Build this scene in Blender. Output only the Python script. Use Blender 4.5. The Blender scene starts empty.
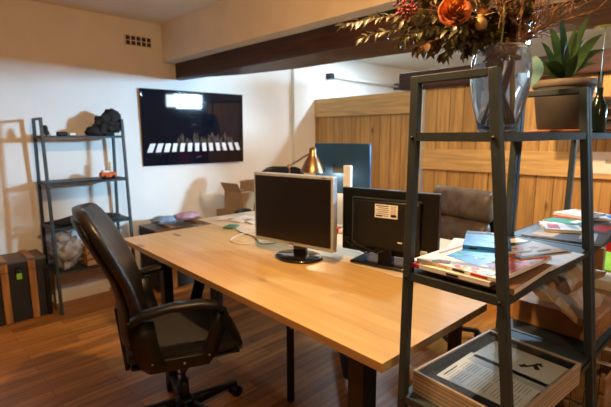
import bpy, bmesh, math, random
from mathutils import Vector, Matrix, Euler, noise
random.seed(7)
PI = math.pi
sc = bpy.context.scene
COL = sc.collection

# ---------------------------------------------------------------- camera numbers
FPX, PITCH, ROLL, CAMH, PSI = 428.36, 0.15782, -0.0041, 1.3449, 0.79578
_fw = Vector((math.cos(PSI)*math.cos(PITCH), math.sin(PSI)*math.cos(PITCH), -math.sin(PITCH)))
_r0 = Vector((math.sin(PSI), -math.cos(PSI), 0)); _u0 = _r0.cross(_fw)
_r = _r0*math.cos(ROLL) + _u0*math.sin(ROLL)
_u = -_r0*math.sin(ROLL) + _u0*math.cos(ROLL)
CAM = Vector((0, 0, CAMH))
def at(x, y, axis, val):
    """point of the place seen at a pixel of the photograph, on the plane axis = val"""
    d = _fw + _r*((x-305.5)/FPX) - _u*((y-203.5)/FPX)
    t = (val-CAM[axis])/d[axis]
    return CAM + d*t

# ---------------------------------------------------------------- materials
MATS = {}
def _new(name):
    m = bpy.data.materials.new(name); m.use_nodes = True
    nt = m.node_tree; b = nt.nodes['Principled BSDF']
    MATS[name] = m
    return m, nt, b
def plain(name, col, rough=.6, metal=0., var=.12, scale=12., bump=0., coat=0., spec=None, trans=0.):
    m, nt, b = _new(name)
    b.inputs['Roughness'].default_value = rough
    b.inputs['Metallic'].default_value = metal
    if coat: b.inputs['Coat Weight'].default_value = coat; b.inputs['Coat Roughness'].default_value = .15
    if spec is not None: b.inputs['Specular IOR Level'].default_value = spec
    tc = nt.nodes.new('ShaderNodeTexCoord'); n = nt.nodes.new('ShaderNodeTexNoise')
    n.inputs['Scale'].default_value = scale; n.inputs['Detail'].default_value = 5
    nt.links.new(tc.outputs['Object'], n.inputs['Vector'])
    r = nt.nodes.new('ShaderNodeValToRGB')
    r.color_ramp.elements[0].position = .3; r.color_ramp.elements[1].position = .7
    r.color_ramp.elements[0].color = (*[c*(1-var) for c in col], 1)
    r.color_ramp.elements[1].color = (*[min(1, c*(1+var)) for c in col], 1)
    nt.links.new(n.outputs['Fac'], r.inputs['Fac']); nt.links.new(r.outputs['Color'], b.inputs['Base Color'])
    if bump:
        bp = nt.nodes.new('ShaderNodeBump'); bp.inputs['Strength'].default_value = bump; bp.inputs['Distance'].default_value = .01
        nt.links.new(n.outputs['Fac'], bp.inputs['Height']); nt.links.new(bp.outputs['Normal'], b.inputs['Normal'])
    if trans:
        t = nt.nodes.new('ShaderNodeBsdfTranslucent'); mx = nt.nodes.new('ShaderNodeMixShader')
        mx.inputs[0].default_value = trans
        nt.links.new(r.outputs['Color'], t.inputs['Color'])
        nt.links.new(b.outputs[0], mx.inputs[1]); nt.links.new(t.outputs[0], mx.inputs[2])
        nt.links.new(mx.outputs[0], nt.nodes['Material Output'].inputs['Surface'])
    return m
def planks(name, c1, c2, length, width, along='X', rough=.45, gap=.0015, gapcol=(.05,.025,.01), grain=.35, bump=.15, vert=False, knots=False, coat=0.):
    """boards of a given length and width running along an axis (object coordinates)"""
    m, nt, b = _new(name); L = nt.links.new
    tc = nt.nodes.new('ShaderNodeTexCoord'); sp = nt.nodes.new('ShaderNodeSeparateXYZ')
    L(tc.outputs['Object'], sp.inputs[0])
    cb = nt.nodes.new('ShaderNodeCombineXYZ')
    ad = nt.nodes.new('ShaderNodeMath'); L(sp.outputs['X'], ad.inputs[0]); L(sp.outputs['Y'], ad.inputs[1])
    order = {'H': ('X', 'Z', 'Y'), 'X': ('X', 'Y', 'Z'), 'Y': ('Y', 'X', 'Z'), 'Z': ('Z', 'Y', 'X')}[along]
    for i, a in enumerate(order): L(sp.outputs[a], cb.inputs[i])
    if along == 'H': L(ad.outputs[0], cb.inputs[0])
    br = nt.nodes.new('ShaderNodeTexBrick'); L(cb.outputs[0], br.inputs['Vector'])
    br.inputs['Scale'].default_value = 1; br.inputs['Brick Width'].default_value = length
    br.inputs['Row Height'].default_value = width; br.inputs['Mortar Size'].default_value = gap
    br.inputs['Mortar Smooth'].default_value = .3; br.inputs['Bias'].default_value = 0
    br.offset = .37; br.offset_frequency = 2; br.squash = 1
    br.inputs['Color1'].default_value = (*c1, 1); br.inputs['Color2'].default_value = (*c2, 1)
    br.inputs['Mortar'].default_value = (*gapcol, 1)
    mp = nt.nodes.new('ShaderNodeMapping'); L(cb.outputs[0], mp.inputs['Vector'])
    mp.inputs['Scale'].default_value = (1.6, 22, 22)
    # shift the grain from board to board by the board's own tone
    n = nt.nodes.new('ShaderNodeTexNoise'); n.inputs['Scale'].default_value = 1.6; n.inputs['Detail'].default_value = 7
    n.inputs['Distortion'].default_value = .6
    L(mp.outputs[0], n.inputs['Vector'])
    rp = nt.nodes.new('ShaderNodeValToRGB'); rp.color_ramp.elements[0].position = .32; rp.color_ramp.elements[1].position = .68
    rp.color_ramp.elements[0].color = (1-grain,)*3 + (1,); rp.color_ramp.elements[1].color = (1+grain*.25,)*3 + (1,)
    L(n.outputs['Fac'], rp.inputs['Fac'])
    mul = nt.nodes.new('ShaderNodeMix'); mul.data_type = 'RGBA'; mul.blend_type = 'MULTIPLY'; mul.inputs['Factor'].default_value = 1
    L(br.outputs['Color'], mul.inputs['A']); L(rp.outputs['Color'], mul.inputs['B'])
    out = mul.outputs['Result']
    if knots:
        v = nt.nodes.new('ShaderNodeTexVoronoi'); v.inputs['Scale'].default_value = 1
        m2 = nt.nodes.new('ShaderNodeMapping'); m2.inputs['Scale'].default_value = (2.2, 6, 6); L(cb.outputs[0], m2.inputs['Vector'])
        L(m2.outputs[0], v.inputs['Vector'])
        r2 = nt.nodes.new('ShaderNodeValToRGB'); r2.color_ramp.elements[0].position = .07; r2.color_ramp.elements[1].position = .14
        r2.color_ramp.elements[0].color = (.35, .22, .13, 1); r2.color_ramp.elements[1].color = (1, 1, 1, 1)
        L(v.outputs['Distance'], r2.inputs['Fac'])
        mu = nt.nodes.new('ShaderNodeMix'); mu.data_type = 'RGBA'; mu.blend_type = 'MULTIPLY'; mu.inputs['Factor'].default_value = 1
        L(out, mu.inputs['A']); L(r2.outputs['Color'], mu.inputs['B']); out = mu.outputs['Result']
    L(out, b.inputs['Base Color']); b.inputs['Roughness'].default_value = rough
    if coat: b.inputs['Coat Weight'].default_value = coat; b.inputs['Coat Roughness'].default_value = .25
    bp = nt.nodes.new('ShaderNodeBump'); bp.inputs['Strength'].default_value = bump; bp.inputs['Distance'].default_value = .003
    L(n.outputs['Fac'], bp.inputs['Height']); L(bp.outputs['Normal'], b.inputs['Normal'])
    return m
def glass(name, col=(1, 1, 1), rough=0., ior=1.45):
    m, nt, b = _new(name)
    b.inputs['Base Color'].default_value = (*col, 1); b.inputs['Roughness'].default_value = rough
    b.inputs['Transmission Weight'].default_value = 1; b.inputs['IOR'].default_value = ior
    return m
def thin_glass(name, rough=.03, refl=.12):
    m, nt, b = _new(name); L = nt.links.new
    t = nt.nodes.new('ShaderNodeBsdfTransparent'); t.inputs[0].default_value = (.93, .96, .97, 1)
    g = nt.nodes.new('ShaderNodeBsdfGlossy'); g.inputs['Roughness'].default_value = rough
    lw = nt.nodes.new('ShaderNodeLayerWeight'); lw.inputs['Blend'].default_value = .5
    pw_ = nt.nodes.new('ShaderNodeMath'); pw_.operation = 'POWER'; pw_.inputs[1].default_value = 4.5
    L(lw.outputs['Facing'], pw_.inputs[0])
    fr = nt.nodes.new('ShaderNodeMath'); fr.operation = 'MULTIPLY_ADD'; fr.inputs[1].default_value = .93; fr.inputs[2].default_value = .04
    L(pw_.outputs[0], fr.inputs[0])
    mx = nt.nodes.new('ShaderNodeMixShader')
    L(fr.outputs[0], mx.inputs[0]); L(t.outputs[0], mx.inputs[1]); L(g.outputs[0], mx.inputs[2])
    L(mx.outputs[0], nt.nodes['Material Output'].inputs['Surface'])
    nt.nodes.remove(b)
    return m
def emit(name, col, s):
    m, nt, b = _new(name)
    b.inputs['Base Color'].default_value = (*col, 1)
    b.inputs['Emission Color'].default_value = (*col, 1); b.inputs['Emission Strength'].default_value = s
    return m

M_wall = plain('white_plaster', (.80, .79, .76), .85, var=.03, scale=3, bump=.15)
M_wallw = plain('unseen_dark_wall', (.28, .17, .10), .85, var=.2, scale=8)  # unseen walls coloured dark to cut bounced light
M_ceil = plain('ceiling_plaster', (.80, .77, .70), .9, var=.03, scale=2.2, bump=.1)
M_head = plain('header_plaster', (.80, .74, .62), .85, var=.06, scale=5, bump=.2)
M_floor = planks('laminate_floor', (.74, .31, .062), (.36, .135, .026), .8, .085, 'X', .38, .0012, (.06, .02, .006), .42, .1)
M_beam = planks('dark_beam_wood', (.050, .015, .008), (.085, .026, .013), 9, 2, 'Y', .45, 0, (.02,.01,.01), .75, .9)
M_part = planks('pine_planks', (.64, .39, .14), (.48, .275, .09), 9, .135, 'Z', .55, .0035, (.10, .05, .02), .3, .2, knots=True)
M_rail = planks('pine_rail', (.70, .46, .19), (.60, .38, .15), 9, 3, 'Y', .55, 0, (.1,.05,.02), .3, .2, knots=True)
M_desk = planks('maple_desktop', (.62, .41, .155), (.53, .335, .115), .7, .06, 'Y', .36, .0004, (.50, .30, .12), .13, .04, knots=True)
M_desk_e = planks('maple_edge', (.60, .32, .11), (.48, .25, .08), 4, .05, 'Y', .45, .0003, (.3, .15, .05), .3, .05)
M_desk2 = planks('pale_desktop', (.74, .62, .44), (.68, .55, .37), 2.5, .12, 'Y', .4, .0006, (.4, .3, .2), .18, .05)
M_blackmetal = plain('black_metal', (.009, .009, .009), .45, .2, .2, 20)
M_greymetal = plain('dark_grey_metal', (.040, .054, .060), .55, .2, .18, 14, bump=.05, spec=.35)
M_bluemetal = M_greymetal
M_blackpl = plain('black_plastic', (.006, .006, .006), .42, 0, .15, 30, spec=.28)
M_gloss = plain('gloss_black', (.006, .006, .006), .10, 0, .1, 8, coat=.6)
M_screen = plain('screen_black', (.010, .007, .006), .28, 0, .1, 5, spec=.4)
M_silver = plain('silver_plastic', (.46, .50, .55), .35, .4, .04, 20)
M_leather = plain('black_leather', (.014, .012, .011), .36, 0, .25, 40, bump=.25, spec=.4)
M_seatf = plain('charcoal_fabric', (.022, .020, .020), .75, 0, .3, 120, bump=.3)
M_brleather = plain('brown_leather', (.105, .075, .048), .42, 0, .4, 16, bump=.4)
M_black = plain('black_cloth', (.010, .010, .012), .85, 0, .3, 25, bump=.4)
M_card = plain('cardboard', (.42, .265, .13), .8, 0, .12, 6)
M_cardbr = plain('brown_cardboard', (.36, .165, .05), .6, 0, .35, 9, bump=.1)
M_kraft = plain('kraft_paper', (.46, .285, .135), .65, 0, .18, 8, bump=.3)
M_tape = plain('brown_tape', (.33, .14, .04), .18, 0, .2, 6)
M_white = plain('white_paper', (.80, .79, .76), .6, 0, .03, 8, spec=.2)
M_cream = plain('cream_paper', (.72, .66, .50), .6, 0, .06, 8)
M_red = plain('red_print', (.48, .012, .012), .45, 0, .12, 20, spec=.2)
M_blue = plain('blue_print', (.035, .22, .55), .4, 0, .45, 35, spec=.2)
M_orange = plain('orange_print', (.62, .11, .012), .4, 0, .45, 35, spec=.2)
M_green = plain('green_print', (.07, .22, .05), .4, 0, .4, 35, spec=.2)
M_yellow = plain('yellow_print', (.62, .34, .04), .4, 0, .3, 30, spec=.2)
M_pink = plain('pink_print', (.58, .14, .18), .5, 0, .3, 30, spec=.2)
M_teal = plain('teal_print', (.05, .40, .33), .4, 0, .2, 30, spec=.2)
M_ink = plain('black_ink', (.015, .015, .015), .5, 0, .1, 20, spec=.2)
M_greyink = plain('grey_ink', (.35, .35, .34), .6, 0, .1, 20)
M_brass = plain('aged_brass', (.38, .23, .11), .32, 1., .12, 18)
M_trunk = plain('trunk_dark', (.015, .016, .018), .6, 0, .3, 14, bump=.2)
M_strap = planks('trunk_strap', (.46, .21, .06), (.38, .17, .045), 2, .5, 'Z', .5, 0, (.1,.05,.02), .45, .3)
M_lid = planks('trunk_lid', (.20, .13, .08), (.15, .10, .06), 2, .1, 'X', .6, .002, (.05,.03,.02), .5, .3)
M_crate = planks('crate_wood', (.50, .29, .12), (.42, .23, .09), 3, .04, 'X', .6, .002, (.08,.04,.02), .35, .3)
M_casew = planks('case_wood', (.58, .50, .39), (.46, .38, .28), 3, .0105, 'H', .45, .0012, (.22,.15,.09), .2, .2)
M_caseback = plain('case_felt', (.006, .007, .012), .9, 0, .2, 60)
M_conc = plain('shaded_concrete_pot', (.048, .040, .033), .75, 0, .16, 9, bump=.35)  # body colour darkened to carry the shade of a backlit pot
M_terra = plain('terracotta', (.55, .20, .08), .7, 0, .15, 20)
M_soil = plain('soil', (.04, .025, .015), .95, 0, .4, 60, bump=.8)
M_leafg = plain('deep_green_leaf', (.026, .060, .014), .4, 0, .35, 20, trans=.25)
M_leafp = plain('pale_green_leaf', (.30, .42, .24), .45, 0, .2, 18, trans=.6)
M_dryleaf = plain('dried_olive_leaf', (.075, .066, .022), .38, 0, .45, 25, trans=.2)
M_dryleaf2 = plain('dried_brown_leaf', (.11, .055, .018), .5, 0, .45, 25, trans=.2)
M_silverleaf = plain('dried_silver_leaf', (.125, .12, .075), .32, 0, .35, 30, trans=.15)
M_stem = plain('dried_stem', (.24, .11, .035), .6, 0, .35, 40)
M_twig = plain('orange_brown_twig', (.13, .058, .02), .6, 0, .35, 40)
M_gstem = plain('green_stem', (.22, .26, .06), .5, 0, .25, 30)
M_ystem = plain('yellow_stem', (.75, .45, .05), .5, 0, .25, 30)
M_rose = plain('dried_orange_rose', (.52, .13, .018), .55, 0, .5, 45, trans=.1)
M_rosey = plain('rose_heart', (.62, .25, .035), .55, 0, .3, 45, trans=.25)
M_berry = plain('red_berry', (.30, .035, .022), .45, 0, .35, 60)
M_pod = plain('beige_pod', (.45, .27, .10), .6, 0, .25, 30)
M_plasticbag = plain('milky_plastic', (.48, .48, .49), .25, 0, .35, 14, trans=.3)
M_greenplast = plain('green_plastic', (.30, .62, .05), .4, 0, .1, 10)
M_brick = plain('vent_dark', (.04, .03, .025), .8)
M_cablew = plain('white_cable', (.62, .55, .45), .5, 0, .05, 8)
M_pane = emit('assumed_window_pane', (.80, .92, 1.0), 26)
M_lampface = emit('cool_diffuser', (.82, .92, 1.0), 14)
M_bulb = emit('warm_bulb', (1, .62, .30), 25)
M_vase = glass('vase_glass', (.93, .97, 1.0), 0)
_nt = M_vase.node_tree; _t = _nt.nodes.new('ShaderNodeBsdfTranslucent'); _t.inputs[0].default_value = (.75, .86, 1, 1)  # pale blue translucency stands in for cool light refracted by the glass
_mx = _nt.nodes.new('ShaderNodeMixShader'); _mx.inputs[0].default_value = .11
_nt.links.new(_nt.nodes['Principled BSDF'].outputs[0], _mx.inputs[1]); _nt.links.new(_t.outputs[0], _mx.inputs[2])
_nt.links.new(_mx.outputs[0], _nt.nodes['Material Output'].inputs['Surface'])
M_water = glass('vase_water', (.93, .97, 1.0), 0, 1.33)
M_caseglass = thin_glass('case_glass')
M_steel = plain('polished_steel', (.42, .42, .42), .3, 1., .05, 20)
M_photo_dark = plain('print_dark', (.004, .006, .012), .03, 0, .3, 4)
M_photo_white = plain('print_white', (.72, .74, .76), .2, 0, .05, 12)
M_photo_brown = plain('print_brown', (.060, .038, .026), .9, 0, .8, 26)

# ---------------------------------------------------------------- mesh helpers
class MB:
    """collects shapes in one bmesh; several materials allowed"""
    def __init__(s, mat=None):
        s.bm = bmesh.new(); s.mats = []; s.cur = 0
        if mat: s.use(mat)
    def use(s, mat):
        if mat not in s.mats: s.mats.append(mat)
        s.cur = s.mats.index(mat); return s
    def _fin(s, faces, smooth=False):
        for f in faces:
            f.material_index = s.cur; f.smooth = smooth
    def box(s, c, size, rot=None, bev=0.):
        r = bmesh.ops.create_cube(s.bm, size=1); vs = r['verts']
        Mx = Matrix.Translation(Vector(c)) @ (rot.to_matrix().to_4x4() if isinstance(rot, Euler) else (rot or Matrix.Identity(4))) @ Matrix.Diagonal((*size, 1))
        bmesh.ops.transform(s.bm, matrix=Mx, verts=vs)
        faces = set(f for v in vs for f in v.link_faces)
        s._fin(faces)
        if bev:
            es = set(e for v in vs for e in v.link_edges)
            r = bmesh.ops.bevel(s.bm, geom=list(es), offset=bev, segments=2, affect='EDGES', profile=.5)
            s._fin(r['faces'], True)
        return s
    def bx(s, x0, x1, y0, y1, z0, z1, bev=0.):
        return s.box(((x0+x1)/2, (y0+y1)/2, (z0+z1)/2), (abs(x1-x0), abs(y1-y0), abs(z1-z0)), None, bev)
    def bar(s, p, q, w, t, up=(0, 0, 1), bev=0.):
        """rectangular bar from p to q, w wide sideways, t along up"""
        p, q = Vector(p), Vector(q); d = (q-p); ln = d.length; d.normalize()
        u = Vector(up); side = d.cross(u)
        if side.length < 1e-4: side = d.cross(Vector((1, 0, 0)))
        side.normalize(); u = side.cross(d)
        R = Matrix((d, side, u)).transposed().to_4x4()
        return s.box((p+q)/2, (ln, w, t), R, bev)
    def tube(s, pts, r, n=8, cap=True):
        pts = [Vector(p) for p in pts]
        rs = r if isinstance(r, (list, tuple)) else [r]*len(pts)
        rings = []; prev = None
        for i, p in enumerate(pts):
            a = pts[max(0, i-1)]; b = pts[min(len(pts)-1, i+1)]
            t = (b-a).normalized()
            if prev is None:
                x = t.orthogonal().normalized()
            else:
                x = (prev - t*prev.dot(t))
                x = x.normalized() if x.length > 1e-6 else t.orthogonal().normalized()
            prev = x; y = t.cross(x)
            rings.append([s.bm.verts.new(p + (x*math.cos(2*PI*k/n) + y*math.sin(2*PI*k/n))*rs[i]) for k in range(n)])
        fs = []
        for a, b in zip(rings, rings[1:]):
            for k in range(n):
                fs.append(s.bm.faces.new((a[k], a[(k+1) % n], b[(k+1) % n], b[k])))
        if cap:
            fs.append(s.bm.faces.new(rings[0][::-1])); fs.append(s.bm.faces.new(rings[-1]))
        s._fin(fs, True); return s
    def lathe(s, prof, c=(0, 0, 0), n=32, R=None):
        """prof: list of (radius, z)"""
        rings = []
        for r, z in prof:
            if r < 1e-5: rings.append([s.bm.verts.new((0, 0, z))])
            else: rings.append([s.bm.verts.new((r*math.cos(2*PI*k/n), r*math.sin(2*PI*k/n), z)) for k in range(n)])
        fs = []
        for a, b in zip(rings, rings[1:]):
            for k in range(n):
                va = [a[k % len(a)], a[(k+1) % len(a)]] if len(a) > 1 else [a[0]]
                vb = [b[(k+1) % len(b)], b[k % len(b)]] if len(b) > 1 else [b[0]]
                if len(va)+len(vb) >= 3: fs.append(s.bm.faces.new(va+vb))
        s._fin(fs, True)
        vs = [v for rg in rings for v in rg]
        bmesh.ops.transform(s.bm, matrix=Matrix.Translation(Vector(c)) @ (R or Matrix.Identity(4)), verts=vs)
        return s
    def prism(s, poly, h, Mx=None):
        """polygon in xy extruded up by h, then placed by Mx"""
        a = [s.bm.verts.new((x, y, 0)) for x, y in poly]; b = [s.bm.verts.new((x, y, h)) for x, y in poly]
        n = len(poly)
        fs = [s.bm.faces.new(a[::-1]), s.bm.faces.new(b)]
        for k in range(n): fs.append(s.bm.faces.new((a[k], a[(k+1) % n], b[(k+1) % n], b[k])))
        s._fin(fs)
        if Mx is not None: bmesh.ops.transform(s.bm, matrix=Mx, verts=a+b)
        return s
    def blob(s, c, size, amp=.15, freq=3., sub=3, seed=0, flat=None):
        r = bmesh.ops.create_icosphere(s.bm, subdivisions=sub, radius=1); vs = r['verts']
        for v in vs:
            d = v.co.copy()
            k = 1 + amp*noise.noise(d*freq + Vector((seed, seed*2.3, seed*.7)))
            v.co = Vector((d.x*size[0]*k, d.y*size[1]*k, d.z*size[2]*k))
            if flat is not None and v.co.z < flat: v.co.z = flat
            v.co += Vector(c)
        s._fin(set(f for v in vs for f in v.link_faces), True); return s
    def leaf(s, p, d, up, ln, w, bend=.3, n=5, thick=0., fold=.15):
        """a pointed leaf with a folded midrib, curving against up"""
        p, d, up = Vector(p), Vector(d).normalized(), Vector(up)
        side = d.cross(up)
        if side.length < 1e-4: side = d.orthogonal()
        side.normalize(); up = side.cross(d).normalized()
        rows = []
        for i in range(n+1):
            t = i/n; ww = w*math.sin(PI*min(1, (t*.93+.07)))**.8*(1 if t < 1 else 0)
            c = p + d*(ln*t*(1-bend*t*.3)) - up*(ln*bend*t*t)
            if i == n: rows.append([s.bm.verts.new(c)])
            else: rows.append([s.bm.verts.new(c - side*ww/2 + up*ww*fold), s.bm.verts.new(c), s.bm.verts.new(c + side*ww/2 + up*ww*fold)])
        fs = []
        for a, b in zip(rows, rows[1:]):
            if len(b) == 3:
                fs.append(s.bm.faces.new((a[0], a[1], b[1], b[0]))); fs.append(s.bm.faces.new((a[1], a[2], b[2], b[1])))
            else:
                fs.append(s.bm.faces.new((a[0], a[1], b[0]))); fs.append(s.bm.faces.new((a[1], a[2], b[0])))
        s._fin(fs, True); return s
    def xf(s, Mx):
        bmesh.ops.transform(s.bm, matrix=Mx, verts=s.bm.verts[:]); return s
    def build(s, name, parent=None, loc=None, rz=0, smooth_angle=None):
        me = bpy.data.meshes.new(name)
        bmesh.ops.recalc_face_normals(s.bm, faces=s.bm.faces[:]) if smooth_angle != 'leaf' else None
        s.bm.to_mesh(me); s.bm.free()
        for m in s.mats: me.materials.append(m)
        o = bpy.data.objects.new(name, me); COL.objects.link(o)
        if parent: o.parent = parent
        if loc is not None: o.location = loc
        if rz: o.rotation_euler.z = rz
        return o
def empty(name, loc=(0, 0, 0), rz=0):
    o = bpy.data.objects.new(name, None); COL.objects.link(o); o.empty_display_size = .1
    o.location = loc; o.rotation_euler.z = rz
    return o
def tag(o, label=None, cat=None, group=None, kind=None):
    if label: o['label'] = label
    if cat: o['category'] = cat
    if group: o['group'] = group
    if kind: o['kind'] = kind
    return o
def struct(mb, name, parent=None):
    o = mb.build(name, parent)
    if not parent: o['kind'] = 'structure'
    return o
def copy_tree(o, parent=None):
    c = o.copy(); COL.objects.link(c)
    if parent: c.parent = parent
    for ch in [x for x in bpy.data.objects if x.parent == o]: copy_tree(ch, c)
    return c
def text(name, body, size, mat, parent, Mx, depth=.0006):
    cu = bpy.data.curves.new(name, 'FONT'); cu.body = body; cu.size = size; cu.extrude = depth
    cu.align_x = 'CENTER'; cu.align_y = 'CENTER'
    tmp = bpy.data.objects.new(name+'_tmp', cu); COL.objects.link(tmp)
    bpy.context.view_layer.update()
    me = bpy.data.meshes.new_from_object(tmp.evaluated_get(bpy.context.evaluated_depsgraph_get()))
    bpy.data.objects.remove(tmp)
    me.materials.clear(); me.materials.append(mat)
    me.transform(Mx)
    o = bpy.data.objects.new(name, me); COL.objects.link(o)
    if parent: o.parent = parent
    return o
def rotz(a): return Matrix.Rotation(a, 4, 'Z')
def tr(*v): return Matrix.Translation(Vector(v))

# ================================================================ THE ROOM
YW, ZC = 3.867, 2.35
XP = 3.927                 # plank partition
X0, X1r, Y0 = -2.2, 7.6, -1.8
struct(MB(M_floor).bx(X0, X1r, Y0, YW, -.05, 0), 'floor')
struct(MB(M_ceil).bx(X0, X1r, Y0, YW, ZC, ZC+.08), 'ceiling')
struct(MB(M_wall).bx(X0, X1r, YW, YW+.1, 0, ZC), 'wall_back')
struct(MB(M_wallw).bx(X0-.1, X0, Y0, YW, 0, ZC), 'wall_left')
struct(MB(M_wall).bx(X1r, X1r+.1, Y0, YW, 0, ZC), 'wall_right')
# wall behind the camera with an assumed small high window in it
WX0, WX1, WZ0, WZ1 = 4.10, 4.92, 1.75, 2.06
w = MB(M_wallw).bx(X0, WX0, Y0-.1, Y0, 0, ZC).bx(WX1, X1r, Y0-.1, Y0, 0, ZC).bx(WX0, WX1, Y0-.1, Y0, 0, WZ0).bx(WX0, WX1, Y0-.1, Y0, WZ1, ZC)
struct(w, 'wall_front')
wn = struct(MB(M_pane).bx(WX0, WX1, Y0-.06, Y0-.05, WZ0, WZ1), 'assumed_window')  # assumed glowing window, read from the poster reflection and wall shadows
struct(MB(M_white).bx(WX0, WX1, Y0-.05, Y0, WZ0, WZ0+.02).bx(WX0, WX1, Y0-.05, Y0, WZ1-.02, WZ1).bx(WX0, WX0+.02, Y0-.05, Y0, WZ0, WZ1).bx(WX1-.02, WX1, Y0-.05, Y0, WZ0, WZ1), 'assumed_window_frame', wn)
# plastered header with the old timber beam under it
struct(MB(M_head).bx(1.948, 2.52, Y0, YW, 2.02, ZC), 'trim_1')
b = MB(M_beam)
far = [(YW, 2.13), (3.5, 2.2), (3.08, 2.30), (2.55, 2.44), (2.16, 2.475), (1.64, 2.47), (1.29, 2.52), (.88, 2.60), (.53, 2.62), (-.2, 2.60), (Y0, 2.60)]
rows = []
for i, (y, xf_) in enumerate(far):
    j = .006*math.sin(i*2.1)
    rows.append([b.bm.verts.new(v) for v in ((2.07+j, y, 2.02), (2.07+j, y, 1.885+j), (2.082, y, 1.872), (xf_-.012, y, 1.868+j), (xf_, y, 1.882), (xf_, y, 2.02))])
fs = []
for a, c in zip(rows, rows[1:]):
    for k in range(6): fs.append(b.bm.faces.new((a[k], a[(k+1) % 6], c[(k+1) % 6], c[k])))
fs += [b.bm.faces.new(rows[0]), b.bm.faces.new(rows[-1][::-1])]
b._fin(fs); struct(b, 'trim_2')
# the second timber beam, on top of the plank partition
struct(MB(M_beam).bx(XP-.06, XP+.1, .60, 2.57, 1.80, 1.965, .006), 'trim_3')
# pillar in the corner before the partition
struct(MB(M_wall).bx(3.56, XP-.01, YW-.05, YW, 0, ZC), 'trim_4')
# plank partition: boards, top rail of the far bay, rail of the near bay
def board_run(y0, y1, z1, name, seed):
    m = MB(M_part); rnd = random.Random(seed); y = y0
    while y < y1-.01:
        wd = min(y1-y, rnd.choice((.12, .135, .15, .105)))
        m.bx(XP+rnd.uniform(-.003, .003), XP+.022, y+.0015, y+wd-.0015, 0, z1+rnd.uniform(-.004, .006))
        y += wd
    return m
pw = struct(board_run(2.335, YW, 1.775, 'wall', 3), 'wall_partition')
struct(MB(M_rail).bx(XP-.024, XP-.004, 2.335, YW, 1.565, 1.785, .002), 'top_rail', pw)
pw2 = struct(board_run(.60, 2.295, 1.80, 'wall', 5), 'wall_partition_near')  # near end stops at an assumed opening that lets the window light through
struct(MB(M_rail).bx(XP-.026, XP-.004, .60, 2.295, 1.005, 1.205, .002), 'middle_rail', pw2)
struct(MB(M_blackmetal).bx(XP-.012, XP-.003, .805, .838, 1.60, 1.80), 'strap', pw2)

# ---- air brick high on the wall
v = MB(M_head).bx(1.60, 1.85, YW-.012, YW, 2.125, 2.215, .002)
vent = v.build('wall_vent'); tag(vent, 'small terracotta air vent with eight dark holes high on the wall', 'vent')
m = MB(M_brick)
for i in range(5):
    for j in range(2):
        m.bx(1.610+i*.047, 1.645+i*.047, YW-.014, YW-.011, 2.132+j*.041, 2.166+j*.041)
m.build('vent_opening', vent)

# ---- pipe in the far bay
pp = empty('ceiling_pipe', (4.2, YW-.06, 2.09))
MB(M_white).tube([(0, 0, 0), (1.5, 0, -.02)], .018).build('tube', pp)
MB(M_blackmetal).box((0, .02, .0), (.07, .09, .07), None, .004).build('bracket', pp)
MB(M_greymetal).box((1.5, .02, -.02), (.05, .07, .09), None, .004).build('end_bracket', pp)
tag(pp, 'thin white pipe on black bracket running along the back wall', 'pipe')

# ================================================================ POSTER
pc = Vector((2.238, YW-.045, 1.419)); PWd, PHt = 1.085, .70
po = empty('wall_poster', pc, math.radians(-2.8)); po.rotation_euler.x = math.radians(1.15)
MB(M_blackpl).box((0, .004, 0), (PWd, .02, PHt), None, .002).build('backing', po)
f = MB(M_photo_dark).box((0, -.0072, 0), (PWd-.004, .002, PHt-.004)).build('print', po)
m = MB(M_photo_white); n = 13
for i in range(n):                       # a row of pale leaning blocks along the bottom
    x = -PWd/2+.035 + i*(PWd-.04)/n
    sk = .035-.07*(i/n)
    wd = .052 if i < 3 else .044
    z0, z1 = -PHt/2+.125, -PHt/2+.205
    m.prism([(x, 0), (x+wd, 0), (x+wd+sk, z1-z0), (x+sk, z1-z0)], .0008, Matrix.Translation((0, -.0082, z0)) @ Matrix.Rotation(PI/2, 4, 'X'))
m.build('pale_stripe', f)
m = MB(M_photo_brown); rnd = random.Random(4)
for i in range(16):                      # soft dark brown smudges over the blocks
    x = -.19 + i*.039+rnd.uniform(-.012, .012)
    hh = rnd.uniform(.06, .11)
    m.blob((x, -.0083, -.13+rnd.uniform(-.045, .03)), (rnd.uniform(.012, .022), .0004, hh*.62), .9, 2.5, 3, i)
m.build('brown_smudge', f)
tag(po, 'wide dark poster with a row of white stripes on the white wall', 'poster')

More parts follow.
